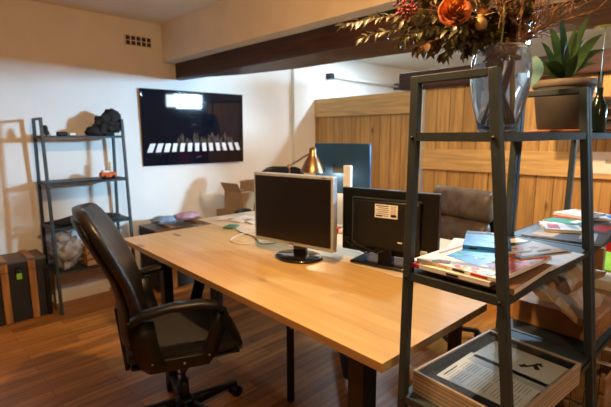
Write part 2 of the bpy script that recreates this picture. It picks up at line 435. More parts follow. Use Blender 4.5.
# ================================================================ LADDER SHELVES
LV = (1.350, 1.005, .669, .333)
def ladder_shelf(loc, rz, mirror, dt, db, lean, label, group, metal):
    """four posts in two leaning frames, four trays; local x along, y across; y centre shifts with height by lean"""
    t = empty('ladder_shelf', loc, rz)
    L_, W_ = .6, .021
    cy = lambda z: lean*(z-1)
    hw = lambda z: (db+(dt-db)*z/1.48)/2
    for x in (W_/2, L_-W_/2):
        for s in (-1, 1):
            p = (x, cy(0)+s*(hw(0)-W_/2), 0); q = (x, cy(1.48)+s*(hw(1.48)-W_/2), 1.48)
            po_ = MB(metal).bar(p, q, W_, W_, (1, 0, 0), .002)
            po_.build('post', t)
        z = 1.4715
        MB(metal).bx(x-W_/2, x+W_/2, cy(z)-hw(z)+W_, cy(z)+hw(z)-W_, 1.463, 1.48, .0015).build('top_bar', t)
    for z in LV:
        c, h = cy(z), hw(z)
        s = MB(metal).bx(W_*.9, L_-W_*.9, c-h+.002, c+h-.002, z-.004, z)
        s.bx(W_*.9, L_-W_*.9, c-h+.002, c-h+.005, z-.02, z).bx(W_*.9, L_-W_*.9, c+h-.005, c+h-.002, z-.02, z)
        s.bx(.002, .019, c-h+.012, c+h-.012, z-.02, z).bx(L_-.019, L_-.002, c-h+.012, c+h-.012, z-.02, z)
        k = s.use(M_blackmetal)
        for sx, X in ((-1, -.0), (1, L_)):
            for sy in (-1, 1):
                k.tube([(X, c+sy*(h-.012), z-.012), (X+sx*.004, c+sy*(h-.012), z-.012)], .0045, 8)
        s.build('shelf_tray', t)
    tag(t, label, 'shelf', group)
    return t
SX, SY, SR = .8975, .4437, -.0399
def S(u, v, z):
    v2 = v + .0467*(z-1)
    return Vector((SX+u*math.cos(SR)-v2*math.sin(SR), SY+u*math.sin(SR)+v2*math.cos(SR), z))
ladder_shelf((SX, SY, 0), SR, 0, .2035, .3717, .0467, 'dark grey metal ladder shelf nearest the desk, holding vase and glass case', None, M_greymetal)
p2 = S(.604, 0, 1)
ladder_shelf((p2.x, p2.y, 0), SR, 0, .2035, .3717, .0467, 'second dark metal ladder shelf, holding the plant pot and brown box', None, M_greymetal)
ladder_shelf((.826, 3.677, 0), 0, 0, .219, .358, 0, 'tall dark metal ladder shelf standing against the white wall', None, M_bluemetal)

# ---- things on the wall shelf
m = MB(M_black).blob((1.325, 3.66, 1.35+.075), (.095, .085, .09), .5, 2.2, 4, 3, -.075)
m.blob((1.365, 3.66, 1.35+.125), (.078, .07, .085), .4, 3, 3, 8)
m.blob((1.225, 3.65, 1.35+.03), (.07, .06, .045), .3, 3, 3, 5, -.03)
tag(m.build('cloth_bag'), 'black slumped cloth bag on the top board of the wall shelf', 'bag')
t = empty('figurine', (.87, 3.62, 1.35))
MB(M_black).lathe([(0, 0), (.026, 0), (.028, .02), (.018, .045), (.02, .06), (.012, .075), (0, .078)], n=16).build('body', t)
MB(M_card).box((0, 0, .004), (.06, .05, .008)).build('base', t)
tag(t, 'small dark figurine at the left of the top board', 'figurine')
m = MB(M_ink).box((.985, 3.64, 1.365), (.07, .05, .03), None, .006)
tag(m.build('camera_case'), 'small black case in the middle of the top board', 'case')
m = MB(M_white).box((1.055, 3.64, 1.36), (.045, .04, .02), None, .004)
tag(m.build('soap_box'), 'tiny white box beside the small black case', 'box')
t = empty('toy_truck', (1.29, 3.62, 1.005))
MB(M_orange).box((0, 0, .03), (.12, .06, .04), None, .006).build('body', t)
MB(M_white).box((-.02, 0, .057), (.05, .05, .018), None, .004).build('roof', t)
for sx in (-.035, .035):
    MB(M_ink).tube([(sx, -.034, .014), (sx, .034, .014)], .0135, 12).build('wheel', t)
tag(t, 'small orange toy on the second board of the wall shelf', 'toy')
t = empty('figurine', (1.33, 3.66, 1.005))
MB(M_cream).lathe([(0, 0), (.012, 0), (.008, .05), (.014, .08), (.009, .10), (.013, .12), (0, .135)], n=14).build('body', t)
tag(t, 'slim pale figurine behind the orange toy', 'figurine')
m = MB(M_black)
pts = [(.80, 3.60, .735), (.90, 3.58, .715), (1.02, 3.57, .745), (1.15, 3.57, .735), (1.28, 3.60, .722), (1.37, 3.64, .712)]
ring = []
m.tube(pts, [.012, .05, .066, .062, .045, .01], 14)
for v_ in m.bm.verts: v_.co.z = .672 + (v_.co.z-.672)*.55 if v_.co.z > .672 else .6705
tag(m.build('fabric_sleeve'), 'long flat black fabric sleeve lying on the third board', 'sleeve')
m = MB(M_plasticbag).blob((.935, 3.62, .333+.125), (.095, .10, .135), .55, 3.2, 4, 11, -.123)
m.blob((.91, 3.61, .333+.235), (.06, .05, .07), .7, 4, 3, 4)
tag(m.build('plastic_bag'), 'crumpled milky plastic bag on the lowest board of the wall shelf', 'bag')
def slat_crate(name, loc, sx, sy, sz, rz, label, mat=None):
    t = empty(name, loc, rz); mat = mat or M_crate
    for s in (-1, 1):
        for k in range(3):
            z = sz*(.17+.33*k)
            MB(mat).box((0, s*(sy/2-.004), z), (sx, .008, sz*.26), None, .001).build('slat', t)
            MB(mat).box((s*(sx/2-.004), 0, z), (.008, sy-.018, sz*.26), None, .001).build('slat', t)
    for s in (-1, 1):
        for q in (-1, 1):
            MB(mat).box((s*(sx/2-.018), q*(sy/2-.016), sz/2), (.016, .014, sz), None, .001).build('corner_post', t)
    MB(mat).box((0, 0, .004), (sx-.02, sy-.02, .006)).build('bottom', t)
    return tag(t, label, 'crate')
slat_crate('wooden_crate', (1.135, 3.60, .333), .20, .18, .165, .1, 'small wooden slatted crate beside the milky plastic bag')
m = MB(M_white).box((1.08, 3.80, .13), (.42, .03, .26), None, .002)
tag(m.build('leaning_board'), 'white board leaning on the wall under the ladder shelf', 'board')

# ================================================================ TRUNKS
def make_chest(loc, rz, W_, D_, H_, label, lock=True):
    t = empty('wooden_chest', loc, rz)
    MB(M_trunk).box((0, 0, H_*.42), (W_, D_, H_*.84), None, .004).build('body', t)
    ld = MB(M_trunk).box((0, 0, H_*.84+H_*.07+.002), (W_+.008, D_+.008, H_*.14), None, .004).build('lid', t)
    MB(M_lid).box((0, 0, H_*.98+.006), (W_+.012, D_+.012, .018), None, .003).build('lid_board', ld)
    for sx in (-.24, .24):
        x = sx*W_
        MB(M_strap).box((x, -D_/2-.006, H_*.42), (.045, .012, H_*.83), None, .002).build('strap', t)
        MB(M_strap).box((x, -D_/2-.010, H_*.91), (.045, .012, H_*.13), None, .002).build('lid_strap', ld)
        MB(M_strap).box((x, 0, H_+.012), (.045, D_+.02, .008), None, .002).build('lid_strap', ld)
    for x in (-W_/2, W_/2):
        MB(M_blackmetal).box((x, -D_/2, H_*.42), (.03, .03, H_*.82), None, .003).build('corner_strip', t)
    if lock:
        h = MB(M_blackmetal).box((0, -D_/2-.008, H_*.86), (.04, .010, .06), None, .002).build('hasp', t)
        k = MB(M_greenplast).box((0, -D_/2-.022, H_*.76), (.035, .016, .045), None, .004).build('padlock', t)
        MB(M_steel).tube([(-.011, -D_/2-.022, H_*.76+.022), (-.011, -D_/2-.022, H_*.76+.04), (0, -D_/2-.022, H_*.76+.048), (.011, -D_/2-.022, H_*.76+.04), (.011, -D_/2-.022, H_*.76+.022)], .0025, 8).build('shackle', k)
    return tag(t, label, 'chest')
make_chest((.603, 3.728, 0), 0, .355, .26, .455, 'dark chest with tan wooden straps and a green padlock')
make_chest((1.87, 3.60, 0), 0, .58, .32, .545, 'dark chest with tan edges and bright cloths on top', False)
def cloth(name, c, s, mat, seed, label):
    m = MB(mat).blob(c, s, .5, 3, 3, seed, -s[2]*.7)
    return tag(m.build(name), label, 'cloth')
cloth('folded_cloth', (1.73, 3.58, .605), (.11, .09, .03), plain('dusty_blue_cloth', (.22, .30, .42), .8), 3, 'crumpled blue cloth at the left on the dark chest')
cloth('folded_cloth', (1.96, 3.58, .608), (.12, .09, .034), plain('dusty_pink_cloth', (.52, .30, .36), .8), 9, 'crumpled pink cloth at the right on the dark chest')
# ---- cardboard boxes behind the far desk
def carton(loc, sx, sy, sz, rz, label, open_=False, mat=M_card):
    t = empty('cardboard_box', loc, rz)
    MB(mat).box((0, 0, sz/2), (sx, sy, sz), None, .003).build('body', t)
    MB(M_tape).box((0, 0, sz+.0006), (sx*.98, .05, .001)).build('tape', t)
    if open_:
        for s in (-1, 1):
            MB(mat).box((s*(sx/2+.02), 0, sz+.045), (.004, sy*.95, .11), Euler((0, s*.5, 0))).build('flap', t)
    return tag(t, label, 'box')
carton((2.60, 3.52, 0), .46, .40, .61, .1, 'large cardboard box on the floor behind the desks')
carton((2.50, 3.45, .612), .24, .26, .19, .1, 'open cardboard box on top, at the left of its pair', True)
carton((2.73, 3.54, .612), .20, .24, .27, .1, 'taller cardboard box on top, behind the black chair back')

# ================================================================ DESKS
TX, TY, TR_, TW, TL = .8764, .608, -.0372, .6046, 1.9102
def T(u, v, z=.75):
    return Vector((TX+u*math.cos(TR_)-v*math.sin(TR_), TY+u*math.sin(TR_)+v*math.cos(TR_), z))
d1 = empty('office_desk', (TX, TY, 0), TR_)
MB(M_desk).bx(0, TW, 0, TL, .722, .75, .0015).build('desk_top', d1)
for u, v_, wd in ((.075, .13, .062), (.44, .9, .028), (.075, TL-.42, .05), (TW-.09, TL-.2, .04)):
    MB(M_blackmetal).bx(u-wd/2, u+wd/2, v_-wd/2, v_+wd/2, 0, .70, .002).build('leg', d1)
MB(M_blackmetal).bx(.06, .09, .10, TL-.1, .68, .722).bx(TW-.10, TW-.06, .10, TL-.1, .68, .722).bx(.05, TW-.05, .10, .15, .685, .722).bx(.05, TW-.05, TL-.45, TL-.40, .685, .722).build('frame', d1)
MB(M_blackpl).bx(.28, .50, .80, 1.3, .58, .70, .004).build('cable_tray', d1)
tag(d1, 'long maple wood desk with black legs beside the black chair', 'desk')
d2 = empty('office_desk', T(TW+.006, .0, 0), TR_)
MB(M_desk2).bx(0, .76, .05, 2.14, .722, .749, .0015).build('desk_top', d2)
for u, v_ in ((.06, .15), (.70, .15), (.06, 2.04), (.70, 2.04)):
    MB(M_blackmetal).bx(u-.02, u+.02, v_-.02, v_+.02, 0, .70, .002).build('leg', d2)
MB(M_blackmetal).bx(.05, .09, .12, 1.86, .68, .722).bx(.66, .70, .12, 2.06, .68, .722).bx(.05, .70, .12, .16, .685, .722).bx(.05, .70, 1.82, 1.86, .685, .722).build('frame', d2)
MB(M_greymetal).tube([(.10, .75, .10), (.45, 1.15, .10)], .028, 12).build('foot_bar', d2)
tag(d2, 'pale wood desk behind the two monitors', 'desk')

# ================================================================ OFFICE CHAIRS
def rounded_rect(w_, h_, r, n=5):
    pts = []
    for cx, cy, a0 in ((w_/2-r, h_/2-r, 0), (-w_/2+r, h_/2-r, PI/2), (-w_/2+r, -h_/2+r, PI), (w_/2-r, -h_/2+r, 1.5*PI)):
        for k in range(n+1):
            a = a0 + PI/2*k/n; pts.append((cx+r*math.cos(a), cy+r*math.sin(a)))
    return pts
def loft(m, sections, close=True, cap=True):
    """sections: lists of equal length of points"""
    rs = [[m.bm.verts.new(p) for p in s] for s in sections]; fs = []
    n = len(rs[0])
    for a, b_ in zip(rs, rs[1:]):
        for k in range(n if close else n-1):
            fs.append(m.bm.faces.new((a[k], a[(k+1) % n], b_[(k+1) % n], b_[k])))
    if cap: fs += [m.bm.faces.new(rs[0][::-1]), m.bm.faces.new(rs[-1])]
    m._fin(fs, True); return m
def make_chair(loc, rz, label):
    """faces local +x; origin on the floor under the gas post"""
    t = empty('office_chair', loc, rz)
    # star base with five arms and castors
    bs = MB(M_blackpl).lathe([(0, .075), (.045, .075), (.042, .125), (.03, .135), (0, .135)], n=20)
    bs = bs.build('hub', t)
    for k in range(5):
        a = 2*PI*k/5 + .45
        d = Vector((math.cos(a), math.sin(a), 0))
        s = MB(M_blackpl)
        loft(s, [[Vector((0, 0, z0)) + d*r0 + Vector((-d.y, d.x, 0))*w0*q for q, z0 in ((-1, zb), (1, zb), (.7, zt), (-.7, zt))] for r0, w0, zb, zt in ((.035, .024, .075, .12), (.17, .018, .07, .10), (.30, .013, .062, .08))])
        lg = s.build('base_arm', t)
        c = MB(M_blackpl); e = d*.295; sd = Vector((-d.y, d.x, 0))
        for q in (-1, 1): c.tube([e+sd*q*.006+Vector((0, 0, .028)), e+sd*q*.026+Vector((0, 0, .028))], .0275, 16)
        c.tube([e+Vector((0, 0, .03)), e+Vector((0, 0, .07))], .008, 8).tube([e-sd*.026+Vector((0, 0, .028)), e+sd*.026+Vector((0, 0, .028))], .008, 8)
        c.build('castor', lg)
    MB(M_blackpl).tube([(0, 0, .13), (0, 0, .22)], .024, 14).build('post_sleeve', t)
    MB(M_greymetal).tube([(0, 0, .21), (0, 0, .415)], .012, 12).build('gas_post', t)
    MB(M_blackmetal).box((-.02, 0, .415), (.22, .16, .035), None, .006).tube([(.02, .08, .41), (.03, .2, .405), (.04, .24, .38)], .006, 8).build('tilt_plate', t)
    MB(M_blackpl).tube([(.02, -.02, .40), (.05, -.05, .36), (.02, -.03, .33), (.04, -.01, .30), (.0, -.04, .27), (-.03, -.05, .28)], .004, 8).build('lever_cord', t)
    # seat: padded, waterfall front
    s = MB(M_seatf); secs = []
    for x, hw_, zt, zb in ((-.225, .18, .475, .435), (-.215, .215, .492, .432), (-.12, .238, .498, .430), (0, .245, .494, .430), (.12, .242, .496, .430), (.20, .23, .490, .430), (.235, .21, .470, .434), (.245, .19, .452, .440)):
        sec = []
        for k in range(20):
            a = 2*PI*k/20; cx = math.copysign(abs(math.cos(a))**.35, math.cos(a)); cz = math.copysign(abs(math.sin(a))**.6, math.sin(a))
            sec.append((x, cx*hw_, (zt+zb)/2 + cz*(zt-zb)/2 - (.010*(1-abs(cx)) if cz > 0 else 0)))
        secs.append(sec)
    loft(s, secs).build('seat', t)
    MB(M_blackpl).bx(-.21, .225, -.225, .225, .424, .434, .003).build('seat_pan', t)
    # piping round the seat
    pr = [Vector((x, y, .437)) for x, y in ((-.2, -.243), (.0, -.25), (.17, -.243), (.235, -.21), (.252, -.1), (.252, .1), (.235, .21), (.17, .243), (0, .25), (-.2, .243))]
    MB(M_greymetal).tube(pr, .0035, 6).build('seat_piping', t)
    # high back, leaning and curved, wrapped in leather
    s = MB(M_leather); secs = []
    prof = [(.475, -.215, .19, .030), (.50, -.218, .215, .05), (.58, -.212, .232, .066), (.68, -.218, .236, .062), (.78, -.245, .234, .060), (.88, -.29, .232, .066), (.97, -.335, .222, .066), (1.02, -.362, .195, .058), (1.047, -.377, .16, .044), (1.06, -.383, .12, .028)]
    for z, x, hw_, th in prof:
        sec = []
        for k in range(24):
            a = 2*PI*k/24; cy = math.copysign(abs(math.cos(a))**.45, math.cos(a)); cx = math.copysign(abs(math.sin(a))**.55, math.sin(a))
            sec.append((x + cx*th/2 + .045*abs(cy)**2, cy*hw_, z))
        secs.append(sec)
    bk = loft(s, secs).build('backrest', t)
    # seams of the headrest panel and shell behind
    for (za, xa), (zb, xb) in (((.80, -.205), (.80, -.205)),):
        MB(M_blackpl).tube([(-.205, -.20, .80), (-.222, -.1, .80), (-.226, 0, .80), (-.222, .1, .80), (-.205, .20, .80)], .003, 6).build('back_seam', bk)
    s = MB(M_blackpl); secs = []
    for z, x, hw_, th in prof[1:-2]:
        sec = []
        for k in range(16):
            a = 2*PI*k/16; cy = math.copysign(abs(math.cos(a))**.45, math.cos(a)); cx = math.copysign(abs(math.sin(a))**.55, math.sin(a))
            sec.append((x-th*.5-.004 + cx*.012 + .045*abs(cy)**2, cy*(hw_-.02), z))
        secs.append(sec)
    loft(s, secs).build('back_shell', t)
    MB(M_blackmetal).bar((-.235, 0, .33), (-.262, 0, .62), .07, .014, (1, 0, 0), .003).bar((-.235, 0, .335), (-.03, 0, .405), .07, .012, (0, 0, 1), .003).build('back_bracket', t)
    # loop armrests
    for q in (-1, 1):
        y = q*.285
        a = MB(M_blackpl)
        pts = [(-.20, .650), (-.15, .676), (-.05, .692), (.06, .692), (.12, .680), (.15, .655)]
        loft(a, [[(x-.0, y+dy, z+dz) for dy, dz in ((-.027, -.012), (.027, -.012), (.030, .004), (.018, .014), (-.018, .014), (-.030, .004))] for x, z in pts])
        ar = a.build('armrest', t)
        a = MB(M_blackpl)
        loft(a, [[(x+dx, y+dy+yo*q, z) for dx, dy in ((-.028, -.012), (.028, -.012), (.028, .012), (-.028, .012))] for x, z, yo in ((.135, .66, 0), (.125, .58, 0), (.09, .47, -.012), (.06, .425, -.025), (.0, .418, -.09))])
        a.build('front_support', ar)
        a = MB(M_blackpl)
        loft(a, [[(x+dx, y+dy+yo*q, z) for dx, dy in ((-.045, -.012), (.05, -.012), (.05, .012), (-.045, .012))] for x, z, yo in ((-.165, .65, 0), (-.155, .56, 0), (-.13, .46, -.012), (-.10, .425, -.025), (-.04, .418, -.09))])
        a.build('rear_support', ar)
        k = MB(M_steel)
        for x, z in ((.088, .47), (-.13, .47), (-.01, .452)):
            k.tube([(x, y-q*.01, z), (x, y+q*.002, z)], .0045, 10)
        a = MB(M_blackpl).bar((-.14, y-.012*q, .452), (.09, y-.012*q, .452), .02, .05, (0, 0, 1), .003).build('side_rail', ar)
        k.build('screw', ar)
    return tag(t, label, 'chair')
ch = make_chair((.885, 1.725, 0), math.atan2(-.40, .917), 'black leather office chair with armrests pushed up to the maple desk')
c2 = copy_tree(ch); c2.location = (2.34, 2.80, 0); c2.rotation_euler.z = PI+.55
c2['label'] = 'black office chair behind the silver monitor, near the cardboard boxes'

# ---- brown leather chair behind the pale desk
t = empty('leather_chair', (2.50, 1.33, 0), PI-.25)
s = MB(M_brleather)
def pad(m, x, w_, z0, z1, th, rnd_=.45, bulge=.02):
    secs = []; N = 9
    for i in range(N+1):
        f_ = i/N; z = z0+(z1-z0)*f_; e = (1-abs(2*f_-1)**4)**.5 if 0 < f_ < 1 else .25
        e = max(e, .3)
        sec = []
        for k in range(20):
            a = 2*PI*k/20; cy = math.copysign(abs(math.cos(a))**rnd_, math.cos(a)); cx = math.copysign(abs(math.sin(a))**.7, math.sin(a))
            sec.append((x-(z-.8)*.12 + cx*th/2*e, cy*w_/2*(.93+.07*e), z))
        secs.append(sec)
    return loft(m, secs)
pad(s, -.20, .46, .55, .80, .11); s.build('lower_back', t)
s = MB(M_brleather); pad(s, -.20, .48, .80, .995, .12); s.build('upper_back', t)
s = MB(M_brleather); s.box((0, 0, .48), (.46, .48, .10), None, .035).build('seat', t)
MB(M_blackpl).bar((-.262, 0, .40), (-.31, 0, .98), .44, .02, (1, 0, 0), .008).build('back_shell', t)
MB(M_blackmetal).tube([(0, 0, .08), (0, 0, .43)], .025, 12).build('post', t)
for k in range(5):
    a = 2*PI*k/5; d = Vector((math.cos(a), math.sin(a), 0))
    MB(M_blackpl).bar(d*.02+Vector((0, 0, .09)), d*.29+Vector((0, 0, .06)), .03, .025, (0, 0, 1), .004).tube([d*.29+Vector((-d.y, d.x, 0))*.02+Vector((0, 0, .027)), d*.29-Vector((-d.y, d.x, 0))*.02+Vector((0, 0, .027))], .026, 14).build('base_arm', t)
tag(t, 'worn brown leather chair behind the black monitor', 'chair')

# ================================================================ MONITORS
MDIR = math.atan2(.99, -.15)        # direction of the screens' left edge
def frame_mat(c, d):                # local x = towards image right, y = away from viewer, z up
    xr = Vector((-math.cos(d), -math.sin(d), 0)); yb = Vector((-xr.y, xr.x, 0))
    return xr, yb
mo = empty('computer_monitor', (1.382, 1.513, .75), MDIR+PI)
W_, z0, z1 = .490, .060, .411
MB(M_silver).box((0, .018, (z0+z1)/2), (W_, .034, z1-z0), None, .005).build('bezel', mo)
MB(M_screen).box((0, -.0002, (z0+z1)/2+.003), (W_-.026, .003, z1-z0-.034)).build('screen', mo)
MB(M_blackpl).box((0, .048, (z0+z1)/2), (W_-.03, .03, z1-z0-.03), None, .008).box((0, .07, .24), (.24, .03, .18), None, .008).build('back_cover', mo)
MB(M_gloss).box((.03, .035, .065), (.075, .028, .13), None, .006).build('neck', mo)
MB(M_gloss).lathe([(0, 0), (.127, 0), (.128, .006), (.118, .013), (0, .017)], (.03, .02, .0005), 40, Matrix.Diagonal((1, .82, 1, 1))).build('base', mo)
R90 = Matrix.Rotation(PI/2, 4, 'X')
text('lettering', 'LG', .012, M_blackpl, mo, tr(.006, -.0002, z0+.010) @ R90)
lg = MB(M_red).tube([(-.010, .0003, z0+.010), (-.010, -.0007, z0+.010)], .0045, 16).build('logo_disc', mo)
MB(M_blackpl).box((.185, -.0002, z1-.008), (.008, .0008, .004)).box((.198, -.0002, z1-.008), (.010, .0008, .004)).build('bezel_mark', mo)
tag(mo, 'silver framed monitor with a dark screen and round glossy base', 'monitor')
mb_ = empty('computer_monitor', (1.625, 1.12, .75), MDIR+PI+.02)
W2, y0_, y1_ = .478, .040, .346
MB(M_blackpl).box((0, .012, (y0_+y1_)/2), (W2, .030, y1_-y0_), None, .004).build('housing', mb_)
hb = MB(M_blackmetal).box((0, -.011, (y0_+y1_)/2-.008), (W2-.15, .030, y1_-y0_-.075), None, .010).build('rear_cover', mb_)
MB(M_greymetal).bar((-W2/2+.07, -.022, y1_-.040), (W2/2-.07, -.022, y1_-.040), .012, .006).bar((-W2/2+.068, -.018, y0_+.03), (-W2/2+.068, -.018, y1_-.04), .006, .006, (1, 0, 0)).build('vent_ridge', hb)
MB(M_screen).box((0, .0285, (y0_+y1_)/2), (W2-.03, .002, y1_-y0_-.03)).build('screen', mb_)
lb = MB(M_white).box((.005, -.0268, .252), (.112, .0012, .062)).build('rating_label', mb_)
m = MB(M_ink)
for i in range(6):
    m.box((-.014+(.005 if i % 2 else 0), -.0277, .276-.009*i), (.052 if i % 2 else .062, .0008, .0022 if i else .004))
    m.box((.040, -.0277, .276-.009*i), (.028, .0008, .002))
m.box((.042, -.0277, .233), (.026, .0008, .010)); m.box((-.03, -.0277, .230), (.03, .0008, .006))
m.build('label_print', lb)
s2 = MB(M_white).box((W2/2-.060, -.0038, .070), (.030, .0012, .036)).build('barcode_sticker', mb_)
m = MB(M_ink)
for i in range(7): m.box((W2/2-.070+i*.0033, -.0047, .075), (.0014, .0006, .016))
m.build('barcode', s2)
MB(M_white).box((.075, -.0265, .115), (.022, .001, .006)).build('small_mark', mb_)
MB(M_blackpl).box((0, -.005, .045), (.07, .04, .10), None, .006).build('neck', mb_)
MB(M_gloss).box((0, 0, .008), (.30, .17, .014), None, .006).build('base', mb_)
m = MB(M_blackpl)
m.tube([(-.20, -.03, .09), (-.15, -.045, .065), (-.08, -.05, .05), (-.02, -.035, .075)], .0035, 8).tube([(-.17, -.03, .10), (-.12, -.05, .08), (-.03, -.045, .055), (.02, -.03, .08)], .003, 8)
m.box((-.20, -.026, .098), (.03, .02, .018), None, .003)
m.build('plugged_cable', mb_)
tag(mb_, 'black monitor seen from behind with a white rating label', 'monitor')

# ---- the big display on the far side of the pale desk
im = empty('computer_display', (2.17, 1.87, .75), PI/2+PI+.12)
MB(M_photo_dark if False else plain('blue_black_shell', (.035, .10, .22), .35, .5, .2, 4)).box((0, 0, .375), (.44, .022, .335), None, .008).build('shell', im)
MB(M_ink).box((0, -.012, .37), (.13, .004, .05), None, .003).build('rear_badge', im)
MB(M_silver).box((0, .012, .375), (.43, .004, .325)).build('front_panel', im)
MB(M_silver).box((0, -.03, .11), (.14, .008, .22), Euler((-.25, 0, 0))).box((0, -.02, .006), (.18, .16, .010), None, .002).build('stand', im)
tag(im, 'large dark blue display seen from behind, beyond the brass lamp', 'monitor')
m = empty('wireless_router', (1.99, 1.665, .75), .2)
MB(M_white).box((0, 0, .22), (.03, .05, .39), None, .006).build('body', m)
MB(M_white).box((0, 0, .012), (.09, .09, .024), None, .006).build('foot', m)
tag(m, 'slim white upright device between the two monitors', 'router')

# ---- brass lamp
lp = at(313, 172, 0, 1.99)
lm = empty('desk_lamp', (lp.x, lp.y, .75), 0)
hz = lp.z-.75-.0
sh = [(.0815, 0), (.079, .012), (.068, .040), (.050, .075), (.033, .10), (.026, .118), (.024, .150), (.012, .160), (0, .161)]
inner = [(r*.95, z-.002) for r, z in sh[:-2]][::-1]
MB(M_brass).lathe(sh[::-1] + [(.079, .001)] + inner[::-1][1:] if False else sh, (0, 0, hz), 32).build('lamp_shade', lm)
MB(M_bulb).blob((0, 0, hz+.05), (.018, .018, .022), 0, 1, 3).build('bulb', lm)
jx = Vector((-.03, .20, hz+.03))
MB(M_brass).tube([(0, 0, hz+.12), (-.01, .03, hz+.115), jx], .006, 8).tube([jx, Vector((-.02, .16, .02))], .006, 8).build('arm', lm)
MB(M_brass).blob(jx, (.014, .014, .014), 0, 1, 2).build('joint', lm)
MB(M_brass).lathe([(0, 0), (.075, 0), (.074, .012), (.02, .022), (0, .022)], (-.02, .16, .0), 28).build('base', lm)
tag(lm, 'brass bell-shaped desk lamp lit on the pale desk', 'lamp')

# ---- small things on the desks
def cable(name, pts, r, mat, label, sub=6):
    P = [Vector(p) for p in pts]; out = []
    for i in range(len(P)-1):
        p0, p1, p2_, p3 = P[max(0, i-1)], P[i], P[i+1], P[min(len(P)-1, i+2)]
        for k in range(sub):
            t_ = k/sub
            out.append(.5*((2*p1)+(-p0+p2_)*t_+(2*p0-5*p1+4*p2_-p3)*t_*t_+(-p0+3*p1-3*p2_+p3)*t_**3))
    out.append(P[-1])
    return tag(MB(mat).tube(out, r, 8).build(name), label, 'cable')
Z = .7535
def tp(x, y, z=Z): return at(x, y, 2, z)
cable('power_cable', [tp(258, 233), tp(246, 233), tp(234, 237), tp(231, 241), tp(240, 244), tp(254, 243), tp(264, 240)], .003, M_cablew, 'pale cable looped on the maple desk, left of the silver monitor')
cable('power_cable', [tp(232, 226), tp(240, 232), tp(252, 236), tp(257, 240), tp(262, 244, Z+.006), tp(276, 243, Z)], .0028, M_blackpl, 'thin dark cable crossing behind the silver monitor')
m = MB(M_greenplast)
q = tp(231, 227); tag(MB(plain('dark_green_cover', (.05, .16, .08), .5)).box((q.x, q.y, .756), (.10, .07, .012), Euler((0, 0, .5)), .002).build('notebook'), 'dark green notebook at the far left edge of the pale desk', 'notebook')
papers = [((243, 219), (.21, .15), .3, 'loose white papers heaped near the far end of the pale desk'), ((262, 221), (.2, .14), -.2, 'white papers beside the silver monitor on the pale desk'), ((226, 219), (.12, .10), .7, 'white envelope at the far corner of the pale desk')]
for i, ((x, y), (a_, b__), rz_, lab) in enumerate(papers):
    q = at(x, y, 2, .752)
    m = MB(M_white)
    for k in range(4):
        m.box((q.x+random.uniform(-.01, .01), q.y+random.uniform(-.01, .01), .7505+.0022*(k+.5)), (a_, b__, .0018), Euler((0, 0, rz_+random.uniform(-.12, .12))))
    tag(m.build('paper_stack'), lab, 'papers')
# clutter between the monitors
stuff = [((336, 232), M_red, (.06, .05, .03), 'small red packet between the two monitors', 'packet'), ((342, 222), M_white, (.14, .10, .035), 'stack of white mail between the two monitors', 'mail'),
         ((334, 216), M_teal, (.05, .04, .05), 'small teal tin between the two monitors', 'tin')]
for (x, y), mt, sz, lab, cat in stuff:
    q = at(x, y, 2, .752)
    tag(MB(mt).box((q.x, q.y, .7495+sz[2]/2+.0005), sz, Euler((0, 0, .3)), .003).build(cat+'_item' if cat != 'box' else 'paper_box'), lab, cat)

# tangle under the far end of the desk
m = MB(M_blackpl); rnd = random.Random(12)
for k in range(9):
    c = Vector((1.45+rnd.uniform(-.12, .12), 2.75+rnd.uniform(-.12, .12), .012)); pts = []
    r_ = rnd.uniform(.06, .13)
    for i in range(14):
        a = i*.5+k; pts.append(c+Vector((r_*math.cos(a), r_*.8*math.sin(a), .01+.06*abs(math.sin(a*1.3+k)))))
    m.tube(pts, .006, 6)
tag(m.build('cable_tangle'), 'tangle of black cables on the floor under the far desk end', 'cables')
m = MB(M_kraft)
q = T(.16, .56, 0)
for k in range(4):
    m.tube([(q.x+.006*k, q.y+.004*k, .72), (q.x+.01*k-.01, q.y+.01, .66), (q.x+.006*k, q.y-.004*k, .60+.01*k), (q.x-.003*k, q.y+.008, .64)], .0028, 6)
tag(m.build('hanging_cord'), 'bundle of beige cord hanging under the maple desk', 'cord')

# ================================================================ VASE AND BOUQUET
VZ = LV[0]
vc = S(.255, .012, VZ); vc.z = VZ+.001
va = empty('flower_vase', vc)
outer = [(0, 0), (.040, 0), (.046, .004), (.052, .03), (.063, .075), (.071, .125), (.0735, .165), (.070, .20), (.064, .225), (.061, .236)]
inn = [(.058, .236), (.0605, .222), (.0665, .198), (.070, .165), (.0675, .125), (.0595, .077), (.049, .034), (.041, .013), (0, .011)]
MB(M_vase).lathe(outer+inn, n=48).build('glass_body', va)
wi = [(0, .0115), (.0408, .0135), (.0487, .034), (.0592, .077), (.0668, .125), (.0694, .165), (.0672, .188), (0, .188)]
MB(M_water).lathe(wi, n=48).build('water', va)
tag(va, 'clear bulging glass vase of water and stems on the nearest shelf', 'vase')
va.scale = (1, 1, .9)
MOUTH = vc + Vector((0, 0, .209))
FWH = Vector((math.cos(PSI), math.sin(PSI), 0))
VD = (vc-CAM).dot(_fw)
def pix(x, y, dd=0.):
    """a point at the bouquet's distance plus dd"""
    d = _fw + _r*((x-305.5)/FPX) - _u*((y-203.5)/FPX)
    return CAM + d*(VD+dd)
